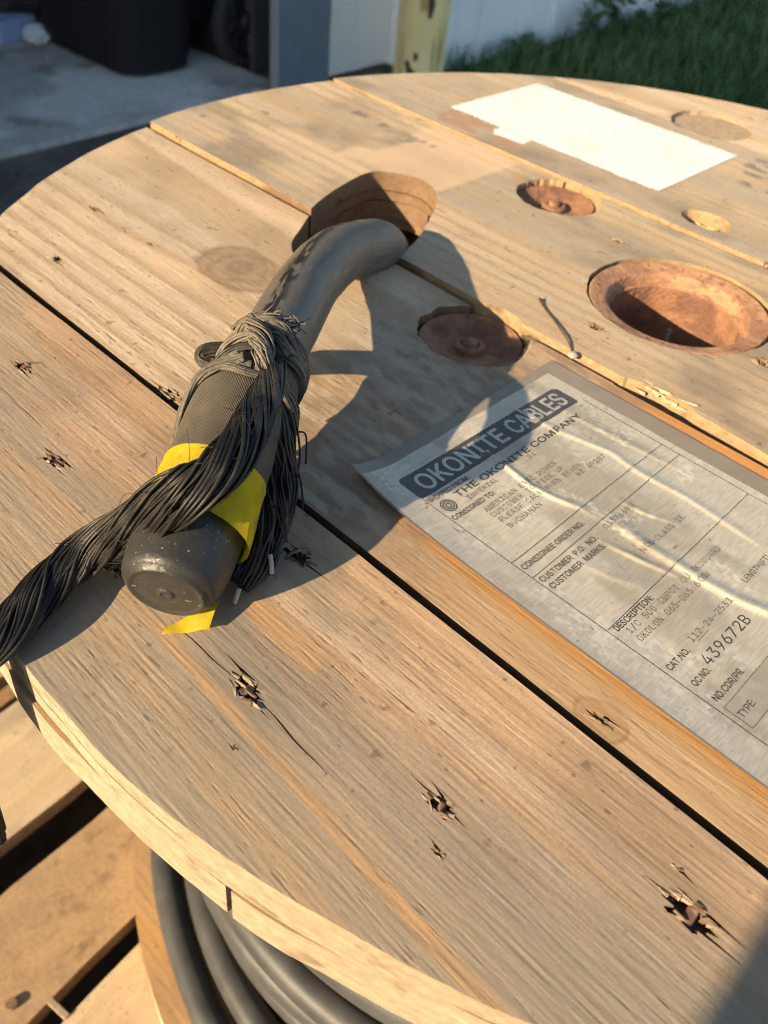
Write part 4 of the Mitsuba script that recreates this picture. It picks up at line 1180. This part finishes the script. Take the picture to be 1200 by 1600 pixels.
def hgt(X, Y):
    """height of the tag's surface in metres (X, Y in mm)"""
    X, Y = np.asarray(X, float), np.asarray(Y, float)
    h = ZT[1] + 0.0009 + 0.0005 * (meshkit.fbm(np.stack([X * 0.035 + 9, Y * 0.025 + 9, X * 0], -1), 3, 4) - 0.3)
    def ridge(pts, w, amp):
        pts = np.array(pts, float)
        xs = np.interp(Y, pts[:, 1], pts[:, 0])
        a = np.interp(Y, [pts[0, 1] - 6, pts[0, 1] + 10, (pts[0, 1] + pts[-1, 1]) / 2, pts[-1, 1] - 10, pts[-1, 1] + 8], [0, 0.9, 1, 0.8, 0])
        d = X - xs
        return 0.8 * amp * a * np.exp(-np.where(d > 0, (d / (w * 0.62)) ** 2, (d / (w * 0.30)) ** 2))
    h = h + ridge([(51, 30), (51, 42), (48.8, 56), (50.8, 68), (55, 82)], 4.0, 0.00144)
    h = h + ridge([(88, 14), (89, 26), (91, 42), (97, 66), (95, 82), (97, 106), (95, 140)], 5.0, 0.00101)
    h = h + ridge([(45, 98), (48, 115), (52, 128)], 3.8, 0.00115)
    h = h + ridge([(58, 92), (56.5, 113), (57.5, 138), (59, 151), (63, 165), (66, 200)], 6.2, 0.00173)
    h = h + ridge([(72, 88), (74, 100), (79, 112)], 3.8, 0.00079)
    h = h + ridge([(106, 30), (108, 60), (112, 95)], 5.0, 0.00072)
    h = h + ridge([(28, 96), (31, 110), (36, 122)], 6.2, 0.00072)
    # left edge stands off the planks, most of all at its top corner
    e = np.clip((16 - X) / 28, 0, 1)
    h = h + e ** 1.6 * (0.0022 + 0.0065 * np.exp(-np.clip(Y - 2, 0, None) / 26.0))
    return h


def tagpt(X, Y, z=0.0):
    p = O2 + np.multiply.outer(np.asarray(X) / 1000, n2) + np.multiply.outer(np.asarray(Y) / 1000, t2)
    return np.concatenate([p, (hgt(X, Y) + z)[..., None]], -1)


def tag_grid(x0, y0, x1, y1, nx, ny, z=0.0, wobble=0.0):
    gx_, gy_ = np.meshgrid(np.linspace(0, 1, nx), np.linspace(0, 1, ny), indexing="ij")
    X, Y = x0 + (x1 - x0) * gx_, y0 + (y1 - y0) * gy_
    X = X + (1 - gx_) * 5.0 * np.exp(-np.clip(Y - 2, 0, None) / 20.0)
    if wobble:
        X = X + wobble * (meshkit.fbm(np.stack([Y * 0.05 + 3, Y * 0, X * 0], -1), 3, 6) - 0.5) * (gx_ > 0.5)
        Y = Y + wobble * (meshkit.fbm(np.stack([X * 0.06 + 3, Y * 0 + 7, X * 0], -1), 3, 8) - 0.5) * (gy_ < 0.5)
    g_ = grid_mesh(tagpt(X, Y, z))
    g_.faces = g_.faces[:, ::-1] if g_.face_normals[:, 2].mean() < 0 else g_.faces
    return g_


add(LT + "__border", tag_grid(-9.9, 1.5, 138, 285, 220, 210, -0.00022), "tag_border", smooth=True)
add(LT + "__foil", tag_grid(-9, 8.0, 126.5, 281, 330, 360, 0.0, 1.2), "foil", smooth=True)


def drape(m, z):
    """m in tag coordinates (mm: X right, -Y up) -> laid on the tag's surface"""
    v = m.vertices
    X, Y = v[:, 0], -v[:, 1]
    w = tagpt(X, Y, z)
    w[:, 2] += (v[:, 2] > 1e-6) * 0.00002
    return trimesh.Trimesh(w, m.faces, process=False)


def line_text(txt, X, Y, cap, width=None, bold=False, name="lettering", mat="print_ink", z=0.00016):
    m = meshkit.text_mesh(txt, cap, 0.01, bold)
    v = m.vertices.copy()
    v[:, 0] -= v[:, 0].min()
    if width: v[:, 0] *= width / v[:, 0].max()
    m.vertices = np.c_[v[:, 0] + X, v[:, 1] - Y, v[:, 2]]
    return add(LT + "__" + name, drape(m, z), mat)


def mono_text(txt, X, Y, cap, pitch, mat="print_faint", z=0.00016):
    """typewriter lettering: every character in a cell of one pitch, with slab feet"""
    ms = []
    for i, ch in enumerate(txt):
        if ch == " ": continue
        m = meshkit.text_mesh(ch, cap, 0.01)
        v = m.vertices.copy()
        w = v[:, 0].max() - v[:, 0].min()
        tgt = pitch * (0.74 if w > cap * 0.3 else min(0.74, w / pitch))
        v[:, 0] = (v[:, 0] - v[:, 0].min()) * tgt / w
        m.vertices = np.c_[v[:, 0] + X + i * pitch + (pitch - tgt) / 2, v[:, 1] - Y, v[:, 2]]
        ms.append(m)
        if ch in "HIKNMPRAFX1TY":
            for fx in ((0.2, 0.8) if ch in "HKNMRAX" else (0.5,)):
                s_ = trimesh.creation.box((pitch * 0.34, cap * 0.09, 0.01))
                s_.apply_translation([X + i * pitch + pitch * fx, -Y + cap * 0.045, 0.0])
                ms.append(s_)
    return add(LT + "__lettering", drape(cat(ms), z), mat)


def rule(x0, y0, x1, y1, w=0.35, name="ruled_line"):
    n = 60
    s_ = np.linspace(0, 1, n)
    X, Y = x0 + (x1 - x0) * s_, y0 + (y1 - y0) * s_
    d = np.array([x1 - x0, y1 - y0]); d = d / np.linalg.norm(d); nn_ = np.array([-d[1], d[0]]) * w / 2
    V = np.stack([tagpt(X + nn_[0], Y + nn_[1], 0.00014), tagpt(X - nn_[0], Y - nn_[1], 0.00014)], 1)
    add(LT + "__" + name, grid_mesh(V), "print_ink")


# header bar with rounded corners
bar = Polygon([(8, -17.6), (116.5, -17.8), (118.5, -19.8), (118.5, -32.6), (6.0, -32.4), (6.0, -19.6)]).buffer(-1.4).buffer(1.4, quad_segs=5)
cells = [bar.intersection(sbox(a, b, a + 3, b + 3)) for a in np.arange(3, 121, 3.0) for b in np.arange(-36, -15, 3.0)]
bm = cat([trimesh.creation.extrude_polygon(g, 0.01, engine="earcut") for c_ in cells for g in getattr(c_, "geoms", [c_]) if not g.is_empty and g.area > 1e-4])
add(LT + "__header_bar", drape(bm, 0.00012), "print_ink")
line_text("OKONITE", 12.0, 29.9, 9.6, 57.0, True, "header_lettering", "tag_letters", 0.00022)
line_text("CABLES", 73.5, 29.9, 9.6, 41.0, True, "header_lettering", "tag_letters", 0.00022)
line_text("SHIPPED FROM:", 7.2, 36.3, 2.5, 25.7, True)
line_text("THE OKONITE COMPANY", 19.5, 41.2, 3.4, 89.5, True)
for ro, ri in ((3.75, 3.15), (2.65, 2.05), (1.5, 0.9)):
    g_ = Point(12.4, -41.9).buffer(ro, quad_segs=14).difference(Point(12.4, -41.9).buffer(ri, quad_segs=14))
    add(LT + "__emblem_ring", drape(trimesh.creation.extrude_polygon(g_, 0.01, engine="earcut"), 0.00016), "print_ink")
mono_text("IMPERIAL", 21.9, 45.2, 2.5, 2.5)
mono_text("PA", 64.0, 45.0, 2.5, 2.6)
line_text("CONSIGNED TO:", 7.4, 49.9, 2.5, 26.4, True)
mono_text("AMERICAN ELEC POWER", 21.7, 54.9, 2.6, 2.6)
mono_text("CUSTOMER TO PICK UP.", 21.4, 58.9, 2.6, 2.61)
mono_text("PLEASE CALL WHEN READY.", 21.8, 62.9, 2.6, 2.6)
mono_text("BUCHANAN", 22.0, 67.4, 2.6, 2.74)
mono_text("MI 49107", 71.2, 66.4, 2.6, 2.75)
rule(6.3, 32.4, 6.3, 281); rule(121.5, 32.4, 122.5, 281)
rule(6.3, 80.3, 122, 77.9); rule(6.3, 90.7, 122, 87.4); rule(7.5, 125.2, 122, 122.4)
line_text("CONSIGNEE ORDER NO.", 7.6, 86.2, 2.7, 40.4, True)
line_text("CUSTOMER  P.O.  NO.", 7.8, 94.9, 2.7, 37.5, True)
mono_text("01576690", 52.3, 93.9, 2.7, 2.78)
line_text("CUSTOMER  MARKS:", 8.1, 99.6, 2.7, 36.0, True)
mono_text("NON-CLASS 1E", 52.5, 112.0, 2.7, 2.76)
line_text("DESCRIPTION:", 9.4, 128.2, 2.6, 25.0, True)
mono_text("1/C 500 CMPCT CU OKOGUARD", 12.0, 132.0, 2.8, 2.74)
mono_text("OKOLON 065-065 600V", 12.0, 136.7, 2.8, 2.73)
line_text("CAT.NO.", 8.7, 151.2, 2.6, 13.8, True)
mono_text("112-24-2531", 26.3, 149.6, 2.7, 2.86)
rule(28.5, 150.6, 37.0, 150.4, 0.25)
line_text("LENGTH(FT)", 70.6, 148.4, 2.6, 21.0)
line_text("QC NO.", 9.6, 160.9, 2.6, 10.8, True)
mono_text("439672B", 21.3, 159.4, 4.6, 4.75, "print_ink")
line_text("NO.CDR/PR", 9.5, 169.3, 2.6, 19.2, True)
shade = cat([trimesh.creation.extrude_polygon(sbox(a, -182.8, a + 6, -172.0), 0.01, engine="earcut") for a in np.arange(9.0, 115, 6)])
add(LT + "__shaded_field", drape(shade, 0.00010), "print_shade")
rule(9.0, 172.0, 117, 171.0, 0.25); rule(9.0, 182.9, 117, 182.2, 0.25); rule(9.0, 172.0, 9.0, 182.9, 0.25)
line_text("TYPE:", 10.2, 178.7, 2.6, 9.6, True)
line_text("VOLTAGE", 72.0, 160.0, 2.6, 15.0)

# ================================================================== WHITE LABEL and small things
WLb = [xy(-0.289, 0.1245), xy(-0.0935, 0.1265), xy(-0.0945, 0.2455), xy(-0.2885, 0.2405)]
u_, v_ = np.meshgrid(np.linspace(0, 1, 90), np.linspace(0, 1, 50), indexing="ij")
Wp = ((1 - u_) * (1 - v_))[..., None] * WLb[0] + (u_ * (1 - v_))[..., None] * WLb[1] + (u_ * v_)[..., None] * WLb[2] + ((1 - u_) * v_)[..., None] * WLb[3]
edge = np.minimum(np.minimum(u_, 1 - u_), np.minimum(v_, 1 - v_))
jag = (meshkit.fbm(np.stack([u_ * 60, v_ * 40, u_ * 0], -1), 3, 5) - 0.5) * 0.003 * (edge < 1e-6)
Wp = Wp + jag[..., None] * np.array([0.7, 0.7])
Wz = ZT[3] + 0.0005 + 0.0003 * meshkit.fbm(np.stack([u_ * 9, v_ * 6, u_ * 0], -1), 3, 7)
k = add("paper_label__sheet", grid_mesh(np.concatenate([Wp, Wz[..., None]], -1)), "white_paper", smooth=True)
tp_ = [xy(-0.232, 0.1115), xy(-0.205, 0.1150), xy(-0.2055, 0.1252), xy(-0.236, 0.1250), xy(-0.236, 0.117)]
tm_ = prism(Polygon(tp_), ZT[3] + 0.0001, ZT[3] + 0.0005)
add("paper_label__torn_corner", tm(tm_), "white_paper")
thing("paper_label", "blank white paper label glued to the far planks, bright in the sun", "label")
simple("twig_brown", (0.10, 0.055, 0.03), rough=0.6, var=0.2, freq=300)
k = add("wire_twig", tube(smooth_path([(-0.0668, -0.0690, 0.0012), (-0.0690, -0.0580, 0.0028), (-0.0725, -0.0470, 0.0030), (-0.0750, -0.0380, 0.0026), (-0.0795, -0.0260, 0.0024), (-0.0822, -0.0175, 0.0030), (-0.0815, -0.0165, 0.0032), (-0.0806, -0.0185, 0.0024)], 8), 0.00045, 6), "twig_brown", smooth=True)
thing(k, "thin brown twig curling up from the plank gap above the foil tag", "twig")
k = add("pebble", lump((-0.0672, -0.0700, 0.0020), (0.0026, 0.0022, 0.0017), 4, amp=0.4, sub=3), "white_plastic", smooth=True)
thing(k, "tiny white chip lying at the foot of the brown twig", "chip")
k = add("pebble", lump((-0.188, -0.0135, 0.0016), (0.0022, 0.002, 0.0016), 6, amp=0.4, sub=3), "white_plastic", smooth=True)
thing(k, "tiny pale chip on the plank in the cable's shadow", "chip")
r = np.random.default_rng(12)

# ================================================================== PHOTOGRAPHER (outside the frame; the forearm shades the lower right corner)
def limb_body(joints, bones, length=0.02, it=14):
    parts_ = []
    for a_, b_ in bones:
        sp_ = [m3.Manifold.sphere(joints[q_][1], 20).translate(list(map(float, joints[q_][0]))) for q_ in (a_, b_)]
        parts_.append(m3.Manifold.batch_hull(sp_))
    m_ = tm(m3.Manifold.batch_boolean(parts_, m3.OpType.Add).refine_to_length(length))
    m_ = trimesh.Trimesh(m_.vertices, m_.faces, process=True)
    trimesh.smoothing.filter_taubin(m_, iterations=it)
    return m_


simple("skin", (0.50, 0.33, 0.25), rough=0.55, var=0.08, freq=40)
simple("jacket_cloth", (0.055, 0.065, 0.09), rough=0.85, var=0.2, freq=60)
simple("trouser_cloth", (0.12, 0.11, 0.10), rough=0.9, var=0.2, freq=60)
simple("hair_brown", (0.06, 0.04, 0.028), rough=0.6, var=0.3, freq=200)
simple("shoe_leather", (0.05, 0.035, 0.025), rough=0.5, var=0.2, freq=60)
simple("phone_black", (0.02, 0.02, 0.022), rough=0.25, var=0.05)
camr = np.cross(fwd, upv)
HP = thing("phone", "black phone held by the photographer just behind the view point", "phone")
pc = eye - upv * 0.048 + camr * 0.012 - fwd * 0.014
ph = bx(0, 0, 0, 0.154, 0.074, 0.008, 0, 0.0038)
M_ = np.eye(4); M_[:3, :3] = np.c_[upv, -camr, -fwd]; M_[:3, 3] = pc
pm_ = tm(ph).copy(); pm_.apply_transform(M_)
add(HP + "__case", pm_, "phone_black", smooth=35)
PN = thing("person", "person in a dark jacket bending forward, casting the lower right corner's shadow", "person")
hipz = G + 0.93
J = {
    "pelvis": ((-0.3210, -1.3030, hipz), 0.135), "waist": ((-0.3060, -1.2330, hipz + 0.17), 0.130), "chest": ((-0.2760, -1.1430, hipz + 0.36), 0.140), "neck0": ((-0.2460, -1.0480, hipz + 0.47), 0.075),
    "shl": ((-0.4260, -1.0630, hipz + 0.405), 0.066), "ell": ((-0.4590, -0.8480, 0.255), 0.047), "wrl": ((-0.2260, -0.5480, 0.208), 0.034),
    "shr": ((-0.0810, -1.0530, hipz + 0.405), 0.066), "elr": ((0.0240, -0.8380, 0.262), 0.047), "wrr": ((-0.0700, -0.5360, 0.200), 0.034),
}
jk = limb_body(J, [("pelvis", "waist"), ("waist", "chest"), ("chest", "neck0"), ("chest", "shl"), ("chest", "shr"), ("neck0", "shl"), ("neck0", "shr"), ("shl", "ell"), ("ell", "wrl"), ("shr", "elr"), ("elr", "wrr")])
JL = {"hl": ((-0.4060, -1.3080, hipz - 0.05), 0.100), "kl": ((-0.4210, -1.2230, G + 0.49), 0.062), "al": ((-0.4260, -1.2930, G + 0.10), 0.044),
      "hr": ((-0.2360, -1.3080, hipz - 0.05), 0.100), "kr": ((-0.2210, -1.2230, G + 0.49), 0.062), "ar": ((-0.2160, -1.2930, G + 0.10), 0.044), "w": ((-0.3210, -1.2980, hipz + 0.02), 0.130)}
HJ = {"n": ((-0.2390, -1.0280, hipz + 0.50), 0.056), "c": ((-0.2260, -0.9680, hipz + 0.605), 0.078), "b": ((-0.2280, -0.9980, hipz + 0.625), 0.086), "j": ((-0.2190, -0.9010, hipz + 0.545), 0.040), "no": ((-0.2180, -0.8780, hipz + 0.590), 0.013), "nb": ((-0.2200, -0.8950, hipz + 0.622), 0.012), "el": ((-0.3130, -0.9880, hipz + 0.60), 0.016), "er": ((-0.1420, -0.9830, hipz + 0.60), 0.016)}
head = limb_body(HJ, [("n", "b"), ("n", "c"), ("b", "c"), ("c", "j"), ("no", "nb"), ("nb", "c"), ("b", "el"), ("b", "er")], 0.008, 8)


def hand(wrist, palm, tips, thumb, side):
    """palm between wrist and knuckles, four bent fingers and a thumb from the palm's side"""
    J2 = {"w": (wrist, 0.026)}
    bones = []
    w0, p0 = np.array(wrist), np.array(palm)
    J2["k0"], J2["k3"] = (p0 + side * 0.026, 0.0125), (p0 - side * 0.030, 0.0115)
    bones += [("w", "k0"), ("w", "k3"), ("k0", "k3")]
    for i_, (L_, off_) in enumerate(zip((0.95, 1.05, 1.0, 0.8), (0.027, 0.009, -0.010, -0.028))):
        a_ = p0 + side * off_
        J2[f"a{i_}"] = (a_, 0.0098)
        q_ = a_
        for n_, (d_, l_) in enumerate(zip(tips, (0.042, 0.026, 0.020))):
            q_ = q_ + np.array(d_) / np.linalg.norm(d_) * l_ * L_
            J2[f"f{i_}{n_}"] = (q_, 0.0092 - 0.0011 * n_)
            bones.append((f"a{i_}" if n_ == 0 else f"f{i_}{n_ - 1}", f"f{i_}{n_}"))
    t0_ = w0 + (p0 - w0) * 0.35 + side * 0.022
    J2["t0"], J2["t1"], J2["t2"] = (t0_, 0.0135), (t0_ + np.array(thumb[0]), 0.0112), (t0_ + np.array(thumb[0]) + np.array(thumb[1]), 0.009)
    bones += [("w", "t0"), ("t0", "t1"), ("t1", "t2")]
    return limb_body(J2, bones, 0.0035, 6)


lw = np.array(J["wrl"][0]); lp = pc - camr * 0.055 - upv * 0.045 - fwd * 0.018
rw = np.array(J["wrr"][0]); rp = pc + camr * 0.055 - upv * 0.050 - fwd * 0.018
lh = hand(lw, lp, [fwd * 1.0 + camr * .3, fwd * 0.3 + camr * 1.0, camr - fwd * 0.05], [-fwd * 0.004 + upv * 0.03 + camr * 0.012, upv * 0.024 + camr * 0.014], upv)
rh = hand(rw, rp, [fwd * 1.0 - camr * .3, fwd * 0.3 - camr * 1.0, -camr - fwd * 0.05], [-fwd * 0.004 + upv * 0.03 - camr * 0.012, upv * 0.024 - camr * 0.014], upv)
add(PN + "__head", head, "skin", smooth=True)
add(PN + "__jacket", jk, "jacket_cloth", smooth=True)
add(PN + "__trousers", limb_body(JL, [("w", "hl"), ("w", "hr"), ("hl", "kl"), ("kl", "al"), ("hr", "kr"), ("kr", "ar")]), "trouser_cloth", smooth=True)
add(PN + "__hand", lh, "skin", smooth=True)
add(PN + "__hand", rh, "skin", smooth=True)
hr_ = limb_body({"a": ((-0.2280, -1.0080, hipz + 0.640), 0.091), "b": ((-0.2240, -0.9480, hipz + 0.672), 0.058), "c": ((-0.2330, -1.0480, hipz + 0.585), 0.066)}, [("a", "b"), ("a", "c")], 0.012, 4)
add(PN + "__hair", hr_, "hair_brown", smooth=True)
for sx_ in (-0.4320, -0.2220):
    add(PN + "__shoe", limb_body({"h": ((sx_, -1.3020, G + 0.045), 0.043), "t": ((sx_, -1.1170, G + 0.034), 0.032), "a": ((sx_, -1.2920, G + 0.09), 0.046)}, [("h", "t"), ("h", "a"), ("a", "t")], 0.012, 4), "shoe_leather", smooth=True)
for sx_ in (-0.032, 0.032):
    e_ = np.array([-0.2215 + sx_, -0.8985 + abs(sx_) * 0.1, hipz + 0.6225])
    add(PN + "__head__eye", tm(m3.Manifold.sphere(0.0115, 16).translate(e_.tolist())), "white_plastic", smooth=True)
add(PN + "__head__mouth", tube(smooth_path([(-0.2410, -0.8660, hipz + 0.553), (-0.2190, -0.8600, hipz + 0.555), (-0.1980, -0.8660, hipz + 0.553)], 6), 0.0042, 8), "splinter_dark", smooth=True)
